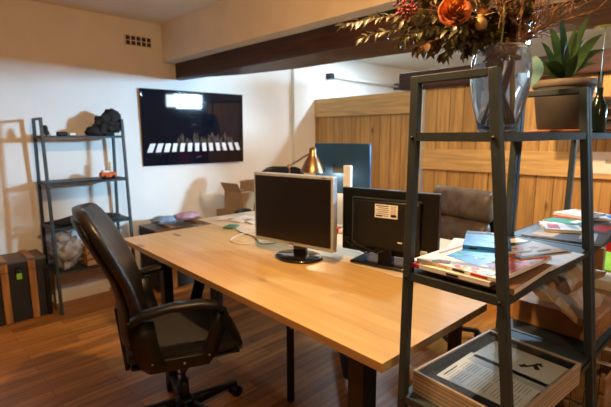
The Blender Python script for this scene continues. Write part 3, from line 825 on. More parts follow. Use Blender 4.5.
def stem_path(tip, foot=None, k=8, arch=.03, seed=0):
    rnd = random.Random(seed)
    dv = tip-MOUTH; dh = Vector((dv.x, dv.y, 0)); dh = dh.normalized() if dh.length > .001 else Vector((1, 0, 0))
    a = math.atan2(-dh.y, -dh.x)+rnd.uniform(-.9, .9); fr = rnd.uniform(.015, .036); zf = .022
    if seed % 3: zf = rnd.uniform(.176, .192); fr = rnd.uniform(.02, .05)      # most stems are short and end high in the vase
    ft = foot or vc + Vector((fr*math.cos(a), fr*math.sin(a), zf))
    mo_ = MOUTH + dh*rnd.uniform(.015, .04) + Vector((-dh.y, dh.x, 0))*rnd.uniform(-.03, .03)
    pts = []
    for i in range(4): pts.append(ft.lerp(mo_, i/4))
    for i in range(k+1):
        t_ = i/k; p = mo_.lerp(tip, t_); p.z += arch*4*t_*(1-t_)
        pts.append(p)
    return pts
def leafy(name, tip, mat, smat, ll, lw, n, label, cat, group=None, dd=0., seed=0, arch=.03, start=.35, droop=.3, pairs=True, spread=.9, r=.0016):
    rnd = random.Random(seed)
    pts = stem_path(tip, seed=seed, arch=arch, k=14)
    t = empty(name, vc)
    loc = [p-vc for p in pts]
    MB(smat).tube(loc, [r*1.7]*4+[r*(1-.6*i/(len(loc)-4)) for i in range(len(loc)-4)], 6).build('stem', t)
    m = MB(mat)
    nn = len(loc); i0 = 4+int((nn-5)*start)
    for i in range(n):
        f_ = i/(n-1)*(nn-1-i0)+i0; k = min(nn-2, int(f_)); p = loc[k].lerp(loc[k+1], f_-k)
        d = (loc[k+1]-loc[k]).normalized()
        for sgn in ((-1, 1) if pairs else (rnd.choice((-1, 1)),)):
            ax = d.orthogonal().normalized(); ax.rotate(Matrix.Rotation(rnd.uniform(0, 2*PI) if not pairs else (PI*.5*(1-sgn)+rnd.uniform(-.5, .5)), 3, d))
            dr = (d*rnd.uniform(.5, 1.0)+ax*spread).normalized()
            L_ = ll*rnd.uniform(.7, 1.15)
            upv = Vector((rnd.uniform(-.6, .6), rnd.uniform(-.6, .6), 1))
            m.leaf(p, dr, upv, L_, lw*rnd.uniform(.8, 1.2), droop*rnd.uniform(.3, 1.6), 5, fold=rnd.uniform(.05, .3))
    m.leaf(loc[-1], (loc[-1]-loc[-2]), (0, 0, 1), ll, lw, droop)
    m.build('foliage', t, smooth_angle='leaf')
    return tag(t, label, cat, group)
# long silver spray reaching left
leafy('leaf_spray', pix(347, 25, .02), M_silverleaf, M_stem, .036, .0115, 20, 'long dried spray of narrow silvery leaves reaching left', 'foliage', seed=3, arch=.045, start=.46, spread=.8)
leafy('leaf_spray', pix(364, 37, .07), M_dryleaf, M_stem, .032, .012, 20, 'lower dried leafy spray beneath the silvery one', 'foliage', seed=5, arch=.03, start=.5)
tips = [(400, 43, .05), (420, 48, -.06), (450, 52, -.05), (410, 26, .0), (430, 12, .09), (445, 34, -.07), (470, 30, .04), (436, -14, .0), (470, -18, -.05), (500, -26, .03), (525, 8, .05), (484, 22, -.05), (462, 44, .03), (400, -4, .06), (540, -12, .0), (515, 26, -.02), (432, 38, .0), (456, 22, .05), (416, 50, .02), (444, 8, .03), (476, 2, .07), (492, 12, -.03), (508, -4, -.04), (424, -2, -.03), (465, 54, -.02), (440, 56, .03), (405, 38, -.04), (416, 16, -.05), (428, 50, -.03), (450, 42, -.08), (475, 46, -.06), (500, 20, .0), (512, 40, .05), (488, 36, -.08), (470, 12, .03), (396, 24, .04), (520, -2, .06), (530, 14, -.02)]
for i, (x, y, dd) in enumerate(tips):
    ml = (M_dryleaf, M_dryleaf2, M_dryleaf)[i % 3]
    leafy('dried_branch', pix(x, y, dd), ml, M_stem, .024 + .004*(i % 3), .0115+.002*(i % 2), 24+i % 4, 'dried branch of small curled olive-brown leaves in the glass vase', 'branch', 'dried leafy branches in the glass vase', seed=20+i, arch=.02+.01*(i % 3), start=.15, pairs=(i % 2 == 0), droop=.6, spread=1.1)
# fine twigs to the right
tw = [(538, 4), (552, 10), (566, 2), (580, 8), (596, -2), (560, 22), (575, 18), (590, 16), (545, 30), (528, 18), (606, 8), (518, -6), (600, -14), (570, -14), (550, -8), (478, -16), (488, -20), (512, -18), (524, -10), (534, -20), (544, -4), (560, -20), (472, -8), (506, 2), (516, 10), (530, 6), (555, 14), (570, 10), (585, -8), (494, 6), (548, 20), (538, 34), (522, 30)]
for i, (x, y) in enumerate(tw):
    rnd = random.Random(90+i); t = empty('dried_twig', vc)
    pts = [p-vc for p in stem_path(pix(x, y, rnd.uniform(-.10, .10)), seed=90+i, arch=rnd.uniform(.0, .03), k=10)]
    m = MB(M_twig if i < 15 and i % 2 else M_stem).tube(pts, [.002]*5+[.0019*(1-.06*k) for k in range(len(pts)-5)], 6)
    for k in range(6, len(pts)-1):
        for q in range(1):
            d = (pts[k+1]-pts[k]).normalized(); ax = Vector((rnd.uniform(-1, 1), rnd.uniform(-1, 1), rnd.uniform(-.4, 1))).normalized()
            e = pts[k]+(d*.8+ax*.7).normalized()*rnd.uniform(.02, .05)
            m.tube([pts[k], pts[k].lerp(e, .5)+ax*.003, e], [.0012, .001, .0007], 5)
            if rnd.random() < .45: m.leaf(e, d+ax*.5, (0, 0, 1), .012, .004, .4, 3)
    m.build('branching_stem', t, smooth_angle='leaf')
    tag(t, 'fine orange-brown dried twig fanning right from the glass vase', 'twig', 'fine dried twigs in the glass vase')
# roses
def rose(name, c, R_, label, mat=M_rose, seed=0, facing=None):
    t = empty(name, vc); rnd = random.Random(seed)
    pts = [p-vc for p in stem_path(c, seed=seed, arch=.01)]
    MB(M_stem).tube(pts, .0024, 7).build('stem', t)
    ax = (facing or (CAM-c)).normalized()
    xx = ax.orthogonal().normalized(); yy = ax.cross(xx)
    Mx = Matrix((xx, yy, ax)).transposed().to_4x4(); Mx.translation = c-vc
    lay = [(3, .22, .50, .95), (4, .40, .62, .80), (5, .60, .72, .58), (6, .82, .80, .30), (7, 1.0, .80, .02)]
    for li, (n_, rad, wd, up_) in enumerate(lay):
        m = MB(mat if li > 1 else M_rosey)
        for k in range(n_):
            a0 = 2*PI*k/n_+li*.7+rnd.uniform(-.15, .15); nu, nv = 7, 5; g = []
            for j in range(nv+1):
                v_ = j/nv; row = []
                for i in range(nu+1):
                    u_ = (i/nu-.5)*2
                    ang = a0+u_*wd*(.6+.4*math.sin(v_*PI*.7))
                    rr = R_*rad*(.25+.75*math.sin(v_*PI/2)) + R_*.10*max(0, v_-.75)*3*(1-up_*.5) - R_*.06*abs(u_)
                    z = R_*(-.45 + v_*(.45+up_*.65)) - R_*.16*max(0, v_-.8)*5*(1-up_) + rnd.uniform(-.02, .02)*R_
                    row.append(m.bm.verts.new((rr*math.cos(ang), rr*math.sin(ang), z-(.1*R_*abs(u_)**3)*v_)))
                g.append(row)
            fs = []
            for j in range(nv):
                for i in range(nu): fs.append(m.bm.faces.new((g[j][i], g[j][i+1], g[j+1][i+1], g[j+1][i])))
            m._fin(fs, True)
        m.xf(Mx).build('petal_whorl', t, smooth_angle='leaf')
    m = MB(M_dryleaf)
    for k in range(5):
        a = 2*PI*k/5; m.leaf((0, 0, -R_*.5), (math.cos(a), math.sin(a), .3), (0, 0, -1), R_*.9, R_*.3, -.3)
    m.xf(Mx).build('sepal', t, smooth_angle='leaf')
    return tag(t, label, 'flower')
rose('dried_rose', pix(455, 10, -.07), .038, 'large dried orange rose at the front of the bouquet', seed=2, facing=(CAM-pix(455, 9))+Vector((.1, -.1, .5)))
rose('dried_rose', pix(484, 14, -.04), .026, 'small faded yellow-brown rose right of the orange rose', M_pod, 6, facing=Vector((-.3, .1, 1)))
# pod under the small rose
t = empty('seed_pod', vc); c = pix(481, 24, -.08)
MB(M_stem).tube([p-vc for p in stem_path(c+Vector((0, 0, .01)), seed=44)], .0018, 6).build('stem', t)
MB(M_pod).lathe([(0, -.016), (.010, -.013), (.0145, -.002), (.012, .009), (.005, .017), (.009, .021), (0, .022)], c-vc, 16).build('pod', t)
tag(t, 'round beige seed pod hanging right of the orange rose', 'seed pod')
# berry cluster
for bi, (x, y, nb, lab) in enumerate(((405, 10, 60, 'cluster of dark red berries at the left of the bouquet'), (412, -2, 30, 'smaller cluster of red berries above the other cluster'))):
    t = empty('berry_sprig', vc); c = pix(x, y, -.02); rnd = random.Random(8+bi)
    MB(M_stem).tube([p-vc for p in stem_path(c, seed=60+bi, arch=.03)], .002, 6).build('stem', t)
    m = MB(M_berry)
    for k in range(nb):
        d = Vector((rnd.gauss(0, 1), rnd.gauss(0, 1), rnd.gauss(0, 1))).normalized()*rnd.uniform(.008, .032)
        m.blob(c-vc+d, (.0042,)*3, .1, 2, 1, k)
    m.build('berry_cluster', t)
    tag(t, lab, 'berries')
# green stem and yellow stem, and a few thick brown ones that show in the glass
t = empty('flower_stalk', vc)
MB(M_gstem).tube([p-vc for p in [vc+Vector((.0, -.01, .02)), pix(496, 100, -.02), pix(499, 60, -.03), pix(503, 25, -.03), pix(506, -15, -.02)]], .0035, 8).build('stem', t)
tag(t, 'thick green stem rising straight from the glass vase', 'stem')
t = empty('flower_stalk', vc)
MB(M_ystem).tube([vc*0+Vector((.012, -.022, .02)), Vector((.018, -.018, .10)), Vector((.026, -.008, .17)), Vector((.03, .0, .24))], .005, 8).build('stem', t)
tag(t, 'bright yellow stem standing inside the glass vase', 'stem')

# ================================================================ POTTED PLANT
pc_ = at(560, 127, 0, 1.745)
pcx = Vector((1.745, pc_.y, VZ+.0005))
MB_s = MB(M_terra).lathe([(0, 0), (.092, 0), (.100, .008), (.098, .010), (.088, .005), (0, .005)], pcx, 40)
tag(MB_s.build('plant_saucer'), 'orange terracotta saucer under the grey plant pot', 'saucer')
pt = empty('potted_plant', pcx+Vector((0, 0, .0055)))
MB(M_conc).lathe([(0, 0), (.078, 0), (.084, .004), (.098, .10), (.108, .174), (.100, .176), (.094, .165), (.0, .165)], n=48).build('pot', pt)
MB(plain('pot_rim', (.19, .155, .12), .7, 0, .12, 14)).lathe([(.101, .176), (.1085, .1735), (.113, .175), (.1145, .200), (.105, .201), (.101, .176)], n=48).build('rim', pt)  # paler than the body, without its painted shade
MB(M_soil).lathe([(.0, .168), (.098, .167), (.099, .176), (0, .182)], n=32).build('soil', pt)
lf = [(523, 58, .05), (528, 76, -.03), (606, 50, .02), (603, 34, -.03), (541, 42, .03), (598, 64, -.06), (576, 26, .05), (560, 6, .0), (549, 26, .04), (586, 38, .06), (545, 64, -.09), (578, 56, -.09), (568, 40, -.05), (590, 14, .04)]
PD = (pcx-CAM).dot(_fw)
pt.scale = (.87,)*3
for i, (x, y, dd) in enumerate(lf):
    tip = CAM + (_fw + _r*((x-305.5)/FPX) - _u*((y-203.5)/FPX))*(PD+dd) - pt.location; tip /= .87
    root = Vector((random.uniform(-.02, .02), random.uniform(-.02, .02), .175))
    m = MB(M_leafg); n = 9; rows = []
    dvec = tip-root; side = dvec.cross(Vector((0, 0, 1)))
    if side.length < .02: side = Vector((1, 0, 0))
    side.normalize(); side = (side + Vector((random.uniform(-.3, .3), random.uniform(-.3, .3), random.choice((-1, 1))*random.uniform(.45, .9)))).normalized()
    hgt = .03+.22*Vector((dvec.x, dvec.y, 0)).length
    for k in range(n+1):
        f_ = k/n; c = root.lerp(tip, f_) + Vector((0, 0, hgt*4*f_*(1-f_)*.42))
        wd = .044*max(0, math.sin(PI*f_**.75))**.9+.004*(1-f_)
        if k == n: rows.append([m.bm.verts.new(c)]); continue
        upv = Vector((0, 0, .25*wd))
        rows.append([m.bm.verts.new(c-side*wd/2+upv), m.bm.verts.new(c), m.bm.verts.new(c+side*wd/2+upv)])
    fs = []
    for a, b_ in zip(rows, rows[1:]):
        if len(b_) == 3: fs += [m.bm.faces.new((a[0], a[1], b_[1], b_[0])), m.bm.faces.new((a[1], a[2], b_[2], b_[1]))]
        else: fs += [m.bm.faces.new((a[0], a[1], b_[0])), m.bm.faces.new((a[1], a[2], b_[0]))]
    m._fin(fs, True); m.build('leaf', pt, smooth_angle='leaf')
tag(pt, 'green leafy plant in a grey concrete pot on the second shelf', 'plant')
# broad pale leaf from the bouquet side
t = empty('broad_leaf', vc)
a_, b_ = pix(528, 92, .12)-vc, pix(538, 52, .14)-vc
ft = Vector((.02, .01, .03))
MB(M_gstem).tube([ft, Vector((.04, -.01, .20)), Vector((.05, -.02, .245)), a_+Vector((0, 0, .03))], .002, 6).build('stem', t)
m = MB(M_leafp).leaf(a_+Vector((0, 0, .015)), b_-a_, (CAM-vc), .115, .058, .12, 8, fold=.08)
m.build('blade', t, smooth_angle='leaf')
tag(t, 'broad pale green leaf between the vase and the plant pot', 'leaf')

# ================================================================ BOOKS AND PAPERS ON THE NEAREST SHELF
def mag(name, u, v, w_, d_, h_, z, rz, cover, label, cat='magazine', prints=(), pages=M_white):
    c = S(u, v, z); t = empty(name, c, SR+rz)
    MB(pages).box((0, 0, h_/2), (w_-.003, d_-.003, h_-.0012)).build('pages', t)
    cv = MB(cover).box((0, 0, h_-.0005), (w_, d_, .001)).box((0, 0, .0005), (w_, d_, .001)).box((-w_/2+.0006, 0, h_/2), (.0012, d_, h_)).build('cover', t)
    for i, (mt, poly) in enumerate(prints):
        MB(mt).prism([(x*w_, y*d_) for x, y in poly], .0005, tr(0, 0, h_+.00001*i)).build('cover_print', cv)
    return tag(t, label, cat), cv, h_
z = LV[1]+.0005
def rect(x0, x1, y0, y1): return [(x0, y0), (x1, y0), (x1, y1), (x0, y1)]
mag('notebook', .155, -.030, .25, .195, .014, z, .03, plain('brown_cover', (.20, .10, .05), .5), 'brown covered notebook at the bottom of the magazine stack', 'notebook')
t, cv, h_ = mag('magazine', .150, .018, .285, .215, .010, z+.0145, 0, M_white, 'white magazine with a red spine end under the colourful one', prints=((M_red, rect(-.5, -.42, .36, .48)), (M_pink, rect(-.30, -.27, .05, .45)), (M_pink, rect(-.1, .2, .3, .42))))
MB(M_red).box((-.2855/2, .215*.40, .005), (.0022, .035, .008)).build('spine_patch', t)
m = MB(M_ink); m.box((-.2855/2, -.02, .005), (.0016, .030, .0045)); m.build('spine_print', t)
pr = [(M_blue, [(-.30, -.14), (.05, -.18), (.42, .02), (.40, .40), (-.22, .34)]), (M_orange, [(-.36, -.48), (.48, -.49), (.46, -.06), (.12, -.16), (-.15, -.24)])]
_r9 = random.Random(17)
for k in range(64):
    if k % 3 == 0: cx, cy, ms = _r9.uniform(-.2, .38), _r9.uniform(-.05, .32), (M_white, M_teal, M_blue)
    elif k % 3 == 1: cx, cy, ms = _r9.uniform(-.3, .46), _r9.uniform(-.47, -.16), (M_red, M_green, M_yellow, M_red)
    else: cx, cy, ms = _r9.uniform(-.47, -.36), _r9.uniform(-.46, .40), (M_yellow, M_green, M_red, M_pink)
    n_ = _r9.choice((3, 4, 5)); r_ = _r9.uniform(.014, .045)
    pr.append((_r9.choice(ms), [(cx+r_*math.cos(2*PI*q_/n_+k), cy+r_*1.5*math.sin(2*PI*q_/n_+k)) for q_ in range(n_)]))
pr.append((M_pink, rect(-.2, .35, .43, .47)))
t, cv, h_ = mag('magazine', .158, -.008, .275, .212, .008, z+.0255, -.05, M_white, 'colourful magazine with blue and orange cover on the stack', prints=pr)
m = MB(M_red).box((-.2755/2, -.06, .004), (.0014, .04, .005)); m.use(M_yellow).box((-.2755/2, .05, .004), (.0014, .06, .003)); m.use(M_ink).box((-.2755/2, -.01, .004), (.0014, .03, .0045)); m.build('spine_print', t)
# flat sheets and books behind the stack
mag('paper_sheet', .385, -.06, .24, .14, .0022, z, -.05, M_white, 'blank white sheets at the right end of the shelf', 'papers')
mag('paper_sheet', .30, .085, .30, .17, .0022, z, .35, M_white, 'white sheets behind the colourful magazine', 'papers', prints=((M_pink, rect(-.3, .2, .1, .14)),))
t, cv, _ = mag('paperback_book', .305, .055, .19, .12, .010, z+.0345, .42, M_blue, 'blue paperback with black title band behind the magazines', 'book', prints=((M_ink, rect(.30, .5, -.5, .5)), (M_teal, [(-.3, -.3), (.1, -.2), (0, .2)])))
text('title_lettering', 'WOR', .022, M_white, cv, tr(.076, 0, .0112) @ rotz(-PI/2), .0004)
mag('booklet', .42, .03, .19, .14, .006, z+.003, -.35, M_cream, 'cream booklet beside the blue paperback', 'booklet')
t, cv, _ = mag('comic_booklet', .30, -.055, .17, .125, .004, z+.0345, -.40, M_white, 'white booklet with black and red drawing on top', 'booklet', prints=((M_ink, [(-.5, .2), (.3, .38), (.5, .5), (-.5, .5)]), (M_ink, [(-.5, -.5), (.45, -.5), (.45, -.43), (-.5, -.38)]), (M_red, [(-.2, -.05), (-.05, .0), (-.08, .15), (-.22, .12)]), (M_red, [(.1, .0), (.24, -.02), (.22, .12), (.1, .12)]), (M_ink, [(-.35, -.2), (-.1, -.22), (.0, -.15), (-.2, -.12)]), (M_ink, [(.0, -.28), (.3, -.25), (.3, -.18), (.05, -.2)]), (M_red, [(-.5, -.36), (-.38, -.36), (-.38, -.2), (-.5, -.2)])))
q = S(.275, -.0, z+.035)
tag(MB(M_ink).tube([S(.20, .055, z+.038), S(.225, .02, z+.0378), S(.25, -.02, z+.042)], .0035, 8).build('marker_pen'), 'slim black pen lying across the magazine stack', 'pen')

# ---- booklets on the second shelf
def S2(u, v, z): return S(.604+u, v, z)
sm = [(.13, -.06, .18, .13, .2, M_ink, 'black booklet at the left of the second shelf', M_red), (.20, .07, .16, .12, -.3, M_ink, 'dark booklet with red title at the back of the second shelf', M_red), (.36, -.075, .2, .13, .05, M_ink, 'black booklet at the front edge of the second shelf', M_pod),
      (.30, .05, .13, .12, .3, M_white, 'white booklet in the middle of the second shelf', M_pink)]
for u, v, a_, b_, rz_, mt, lab, m2 in sm:
    mag('booklet', u, v, a_, b_, .006, z, rz_, mt, lab, 'booklet', prints=((m2, rect(-.3, .2, .05, .25)), (M_cream, rect(-.2, .3, -.3, -.2)))) if False else None
def mag2(u, v, a_, b_, h_, zz, rz_, mt, lab, m2, m3):
    c = S2(u, v, zz); t = empty('booklet', c, SR+rz_)
    MB(M_white).box((0, 0, h_/2), (a_-.003, b_-.003, h_-.001)).build('pages', t)
    cv = MB(mt).box((0, 0, h_-.0005), (a_, b_, .001)).box((0, 0, .0005), (a_, b_, .001)).build('cover', t)
    MB(m2).prism([(-.4*a_, .1*b_), (.2*a_, .05*b_), (.25*a_, .35*b_), (-.35*a_, .4*b_)], .0004, tr(0, 0, h_)).build('cover_print', cv)
    MB(m3).prism([(-.3*a_, -.4*b_), (.4*a_, -.35*b_), (.35*a_, -.15*b_), (-.25*a_, -.2*b_)], .0004, tr(0, 0, h_)).build('cover_print', cv)
    tag(t, lab, 'booklet')
M_dk = plain('dark_cover', (.035, .03, .03), .4, 0, .3, 30)
mag2(.12, -.02, .19, .23, .005, z, .1, M_dk, 'dark booklet with pale marks, leftmost on the second shelf', M_pod, M_greyink)
mag2(.315, -.015, .18, .235, .005, z, -.1, M_dk, 'dark booklet in the middle of the second shelf', M_greyink, M_red)
mag2(.49, -.02, .16, .22, .005, z, .15, M_dk, 'dark booklet at the right end of the second shelf', M_yellow, M_white)
mag2(.20, .02, .14, .12, .010, z+.006, .5, M_white, 'white booklet with pink picture on the second shelf', M_pink, M_greyink)
mag2(.32, .035, .13, .12, .012, z+.006, -.2, M_teal, 'teal booklet in the middle of the second shelf', M_teal, M_white)
mag2(.42, .05, .15, .12, .016, z+.006, .25, M_red, 'red booklet at the back of the second shelf', M_red, M_red)
mag2(.44, .03, .15, .12, .010, z+.0225, -.25, M_white, 'white booklet lying on the red booklet', M_cream, M_pod)
mag2(.53, -.02, .13, .12, .007, z+.006, .4, M_white, 'white booklet with a blue print at the shelf end', M_blue, M_blue)

# ================================================================ GLASS DISPLAY CASE
cc = S(.215, -.02, LV[2]+.001)
cs = empty('display_case', (cc.x, cc.y, cc.z), SR-.07)
CW, CD, CH = .385, .262, .062
for s_ in (-1, 1):
    MB(M_casew).box((0, s_*(CD/2-.0035), CH/2), (CW, .007, CH), None, .001).build('side_wall', cs)
    MB(M_casew).box((s_*(CW/2-.0035), 0, CH/2), (.007, CD-.014, CH), None, .001).build('side_wall', cs)
MB(M_caseback).box((0, 0, .017), (CW-.016, CD-.016, .036)).box((0, CD/2-.0085, .046), (CW-.018, .002, .022)).box((CW/2-.0085, 0, .046), (.002, CD-.02, .022)).box((-CW/2+.0085, 0, .046), (.002, CD-.02, .022)).box((0, -CD/2+.0085, .046), (CW-.018, .002, .022)).build('felt_lining', cs)
MB(M_caseglass).box((0, 0, CH-.0035), (CW-.015, CD-.015, .003)).build('glass_top', cs)
lk = MB(M_steel).tube([(CW/2-.001, -.06, .040), (CW/2+.008, -.06, .040)], .008, 14).tube([(CW/2+.006, -.06, .040), (CW/2+.016, -.06, .040)], .004, 10).build('lock', cs)
MB(M_steel).box((CW/2+.016, -.06, .028), (.003, .010, .022), None, .001).build('key', lk)
MB(M_silver).box((CW/2+.001, CD/2-.02, .045), (.004, .04, .02), None, .001).build('hinge', cs)
tag(cs, 'shallow wooden display case with glass top and lock', 'display case')
pz = cc.z+.0355
pg = empty('printed_page', (cc.x+.005, cc.y-.006, pz), SR-.07+.05)
pg.scale = (1.12, 1.07, 1)
MB(M_white).box((-.03, .0, .0006), (.165, .215, .001)).build('left_sheet', pg)
MB(M_white).box((.095, -.005, .0010), (.125, .205, .001), Euler((0, 0, -.05))).build('right_sheet', pg)
MB(plain('pale_grey_ink', (.5, .5, .49), .6)).box((.028, .0, .0013), (.04, .19, .0004), Euler((0, 0, -.05))).build('grey_column', pg)
m = MB(M_greyink); rnd = random.Random(3)
for k in range(22):
    yv = .088-.0078*k
    if k in (6, 13): continue
    m.box((-.075, yv, .0013), (.05+rnd.uniform(-.012, .004), .0018, .0003)); m.box((-.02, yv, .0013), (.042+rnd.uniform(-.01, .004), .0018, .0003))
m.use(M_ink).box((-.068, .096, .0013), (.06, .004, .0003)).box((-.03, -.094, .0013), (.05, .003, .0003))
m.build('text_lines', pg)
m = MB(M_ink); m.box((.105, -.035, .0018), (.05, .007, .0004), Euler((0, 0, -.5))).box((.098, -.045, .0018), (.012, .02, .0004), Euler((0, 0, -.9))).box((.118, -.045, .0018), (.007, .018, .0004), Euler((0, 0, -.3))).box((.085, -.018, .0018), (.02, .012, .0004), Euler((0, 0, -.5)))
m.use(M_blue).tube([(.10, .03, .0015), (.10, .03, .0022)], .006, 14)
m.use(M_greyink)
for k in range(5): m.box((.10, .06-.008*k, .0018), (.045, .0014, .0004), Euler((0, 0, -.05)))
m.build('drawing', pg)
tag(pg, 'printed white pages lying inside the glass display case', 'papers')

# ================================================================ BROWN BOX AND BAG ON THE SECOND SHELF
bc = S2(.315, .0, LV[2]+.001)
bxo = empty('cardboard_box', bc, SR-.03)
BH = .082
MB(M_cardbr).box((0, 0, BH/2), (.46, .26, BH), None, .004).build('body', bxo)
MB(M_tape).box((0, -.1306, BH/2), (.40, .0012, .055)).build('tape', bxo)
m = MB(M_kraft)
rnd = random.Random(5)
for k in range(14):
    x = rnd.uniform(-.18, .18); zz = rnd.uniform(.015, .065); a = rnd.uniform(-.6, .6)
    m.box((x, -.1320, zz), (rnd.uniform(.015, .04), .0012, .0016), Euler((0, a, 0)))
m.build('scuff', bxo)
MB(M_card).box((.15, .0, BH+.0025), (.17, .27, .003), Euler((0, 0, .04))).build('flap', bxo)
tag(bxo, 'brown taped cardboard box under the paper bag on the second shelf', 'box')
b0 = bc+Vector((-.17, .035, BH+.04))
m = MB(M_kraft)
def crumple(m, c, sx, sy, sz, tilt, seed):
    nx, ny = 8, 6; rows_t, rows_b = [], []
    R_ = Euler(tilt).to_matrix()
    for sgn, store in ((1, rows_t), (-1, rows_b)):
        for i in range(nx+1):
            row = []
            for j in range(ny+1):
                x, y = (i/nx-.5)*sx, (j/ny-.5)*sy
                e = min(1, 4*min(i/nx, 1-i/nx, j/ny, 1-j/ny)+.12)
                zz = sgn*sz/2*e + .034*noise.noise(Vector((x*11+seed, y*14, sgn*3))) 
                p = R_ @ Vector((x+.010*noise.noise(Vector((x*20, y*20, seed))), y, zz)) + Vector(c)
                row.append(m.bm.verts.new(p))
            store.append(row)
    fs = []
    for i in range(nx):
        for j in range(ny):
            fs.append(m.bm.faces.new((rows_t[i][j], rows_t[i+1][j], rows_t[i+1][j+1], rows_t[i][j+1])))
            fs.append(m.bm.faces.new((rows_b[i][j], rows_b[i][j+1], rows_b[i+1][j+1], rows_b[i+1][j])))
    for i in range(nx):
        fs.append(m.bm.faces.new((rows_t[i+1][0], rows_t[i][0], rows_b[i][0], rows_b[i+1][0])))
        fs.append(m.bm.faces.new((rows_t[i][ny], rows_t[i+1][ny], rows_b[i+1][ny], rows_b[i][ny])))
    for j in range(ny):
        fs.append(m.bm.faces.new((rows_t[0][j], rows_t[0][j+1], rows_b[0][j+1], rows_b[0][j])))
        fs.append(m.bm.faces.new((rows_t[nx][j+1], rows_t[nx][j], rows_b[nx][j], rows_b[nx][j+1])))
    m._fin(fs, False); return m
bagm = empty('paper_bag', b0)
m = MB(M_kraft); crumple(m, (0, -.03, .012), .32, .24, .035, (.50, -.02, .10), 2); m.build('bag_body', bagm)
m = MB(M_kraft); crumple(m, (.03, .01, .070), .28, .20, .022, (.42, -.18, -.35), 7); m.build('folded_top', bagm)
tag(bagm, 'folded brown kraft paper bag lying on the cardboard box', 'bag')
q = bc+Vector((.155, -.03, BH+.005))
pk = empty('paper_package', q, -.2)
MB(M_cream).box((0, 0, .02), (.13, .17, .04), None, .004).build('wrapping', pk)
MB(M_red).box((-.02, -.0856, .018), (.07, .001, .018)).build('red_print', pk)
tag(pk, 'cream package with red print on the right of the cardboard box', 'package')
m = MB(M_cream).tube([bc+Vector((-.0, .075, BH+.155)), bc+Vector((.07, .075, BH+.15))], .017, 18)
tag(m.build('paper_roll'), 'small rolled cream paper on top of the paper bag', 'paper roll')
slat_crate('wooden_crate', S2(.36, -.0, LV[3]+.001), .40, .28, .20, SR, 'wooden crate on the lower board of the second shelf')

# ================================================================ AT THE PARTITION
q = empty('storage_bin', (2.55, .50, 0), -.05)
MB(M_white).box((0, 0, .33), (.36, .36, .66), None, .01).build('body', q)
MB(M_greenplast).box((0, 0, .69), (.38, .38, .06), None, .01).build('lid', q)
tag(q, 'tall white bin with bright green lid beyond the shelves', 'bin')
q = empty('cardboard_sheet', (2.28, .56, 0), -.1)
MB(M_cardbr).box((0, 0, .42), (.03, .34, .84), None, .003).build('panel', q)
MB(M_card).box((-.0165, -.02, .40), (.002, .2, .5)).build('pale_patch', q)
tag(q, 'upright brown cardboard sheet beside the green-lidded bin', 'cardboard')
q = empty('metal_locker', (3.72, .40, 0), 0)
MB(M_red).box((0, 0, .53), (.34, .42, 1.06), None, .006).build('body', q)
MB(M_red).box((-.176, 0, .55), (.01, .36, .9), None, .003).build('door', q)
MB(M_steel).box((-.186, -.12, .6), (.012, .015, .08), None, .002).build('handle', q)
tag(q, 'bright red metal locker in front of the plank partition', 'locker')
a_ = at(593, 151, 0, XP-.03); b_ = at(611, 175, 0, XP-.03)
sg = empty('paper_notice', ((XP-.029), (a_.y+b_.y)/2-.02, (a_.z+b_.z)/2))
MB(M_white).box((0, 0, 0), (.002, .20, .165)).build('sheet', sg)
MB(M_greyink).box((-.0012, -.02, .01), (.0006, .04, .03)).build('faint_mark', sg)
tag(sg, 'white paper notice pinned on the plank partition', 'notice')
a_ = at(589, 100, 0, XP-.15); b_ = at(620, 128, 0, XP-.15)
ws = empty('wall_shelf', (XP-.03, a_.y, a_.z), 0)
dz = a_.z-b_.z
for k in range(4):
    MB(M_beam).box((-.12, -.16, -dz*k/3.0), (.22, .42, .022), None, .003).build('board', ws)
MB(M_beam).box((-.12, .055, -dz/2), (.22, .02, dz+.02), None, .003).build('side_panel', ws)
tag(ws, 'dark wooden shelf hung on the plank partition at the right', 'shelf')
for k, (dy, mt, lab) in enumerate(((-.05, M_pod, 'brown box on the dark wall shelf'), (-.17, M_dk, 'black box on the dark wall shelf'))):
    tag(MB(mt).box((XP-.15, a_.y+dy, a_.z-dz+.011+.028), (.15, .09, .054), None, .003).build('small_box'), lab, 'box')
# yellow-green flower at the right edge, in a bottle on the second shelf
fb = S2(.49, .0, VZ+.0005); t = empty('flower_bottle', fb)
MB(plain('dark_green_glass', (.03, .06, .03), .15, 0, .1, 10)).lathe([(0, 0), (.03, 0), (.032, .01), (.032, .10), (.012, .14), (.012, .17), (0, .17)], n=24).build('bottle', t)
tag(t, 'dark green bottle holding a pale flower on the second shelf', 'bottle')
fl = empty('pale_flower', fb)
FD = (fb-CAM).dot(_fw); tip = CAM + (_fw + _r*((606-305.5)/FPX) - _u*((28-203.5)/FPX))*FD - fb
MB(M_gstem).tube([(0, 0, .15), (0, 0, .19), tip], .002, 6).build('stem', fl)
m = MB(plain('pale_yellow_petal', (.62, .62, .22), .5, 0, .2, 20, trans=.3))
for k in range(9):
    a = 2*PI*k/9; m.leaf(tip, (math.cos(a), math.sin(a), .5), (0, 0, 1), .05, .022, .4)
m.build('petals', fl, smooth_angle='leaf')
tag(fl, 'pale yellow-green flower at the right edge above the plant', 'flower')

# ================================================================ LAMPS
def light(kind, name, loc, power, col, **k):
    d = bpy.data.lights.new(name, kind); d.energy = power; d.color = col
    for a, v_ in k.items(): setattr(d, a, v_)
    o = bpy.data.objects.new(name, d); COL.objects.link(o); o.location = loc
    return o
def aim(o, to):
    o.rotation_euler = (Vector(to)-o.location).to_track_quat('-Z', 'Y').to_euler()
WARM = (1.0, .48, .13)
SPOTC = (1.0, .69, .37)
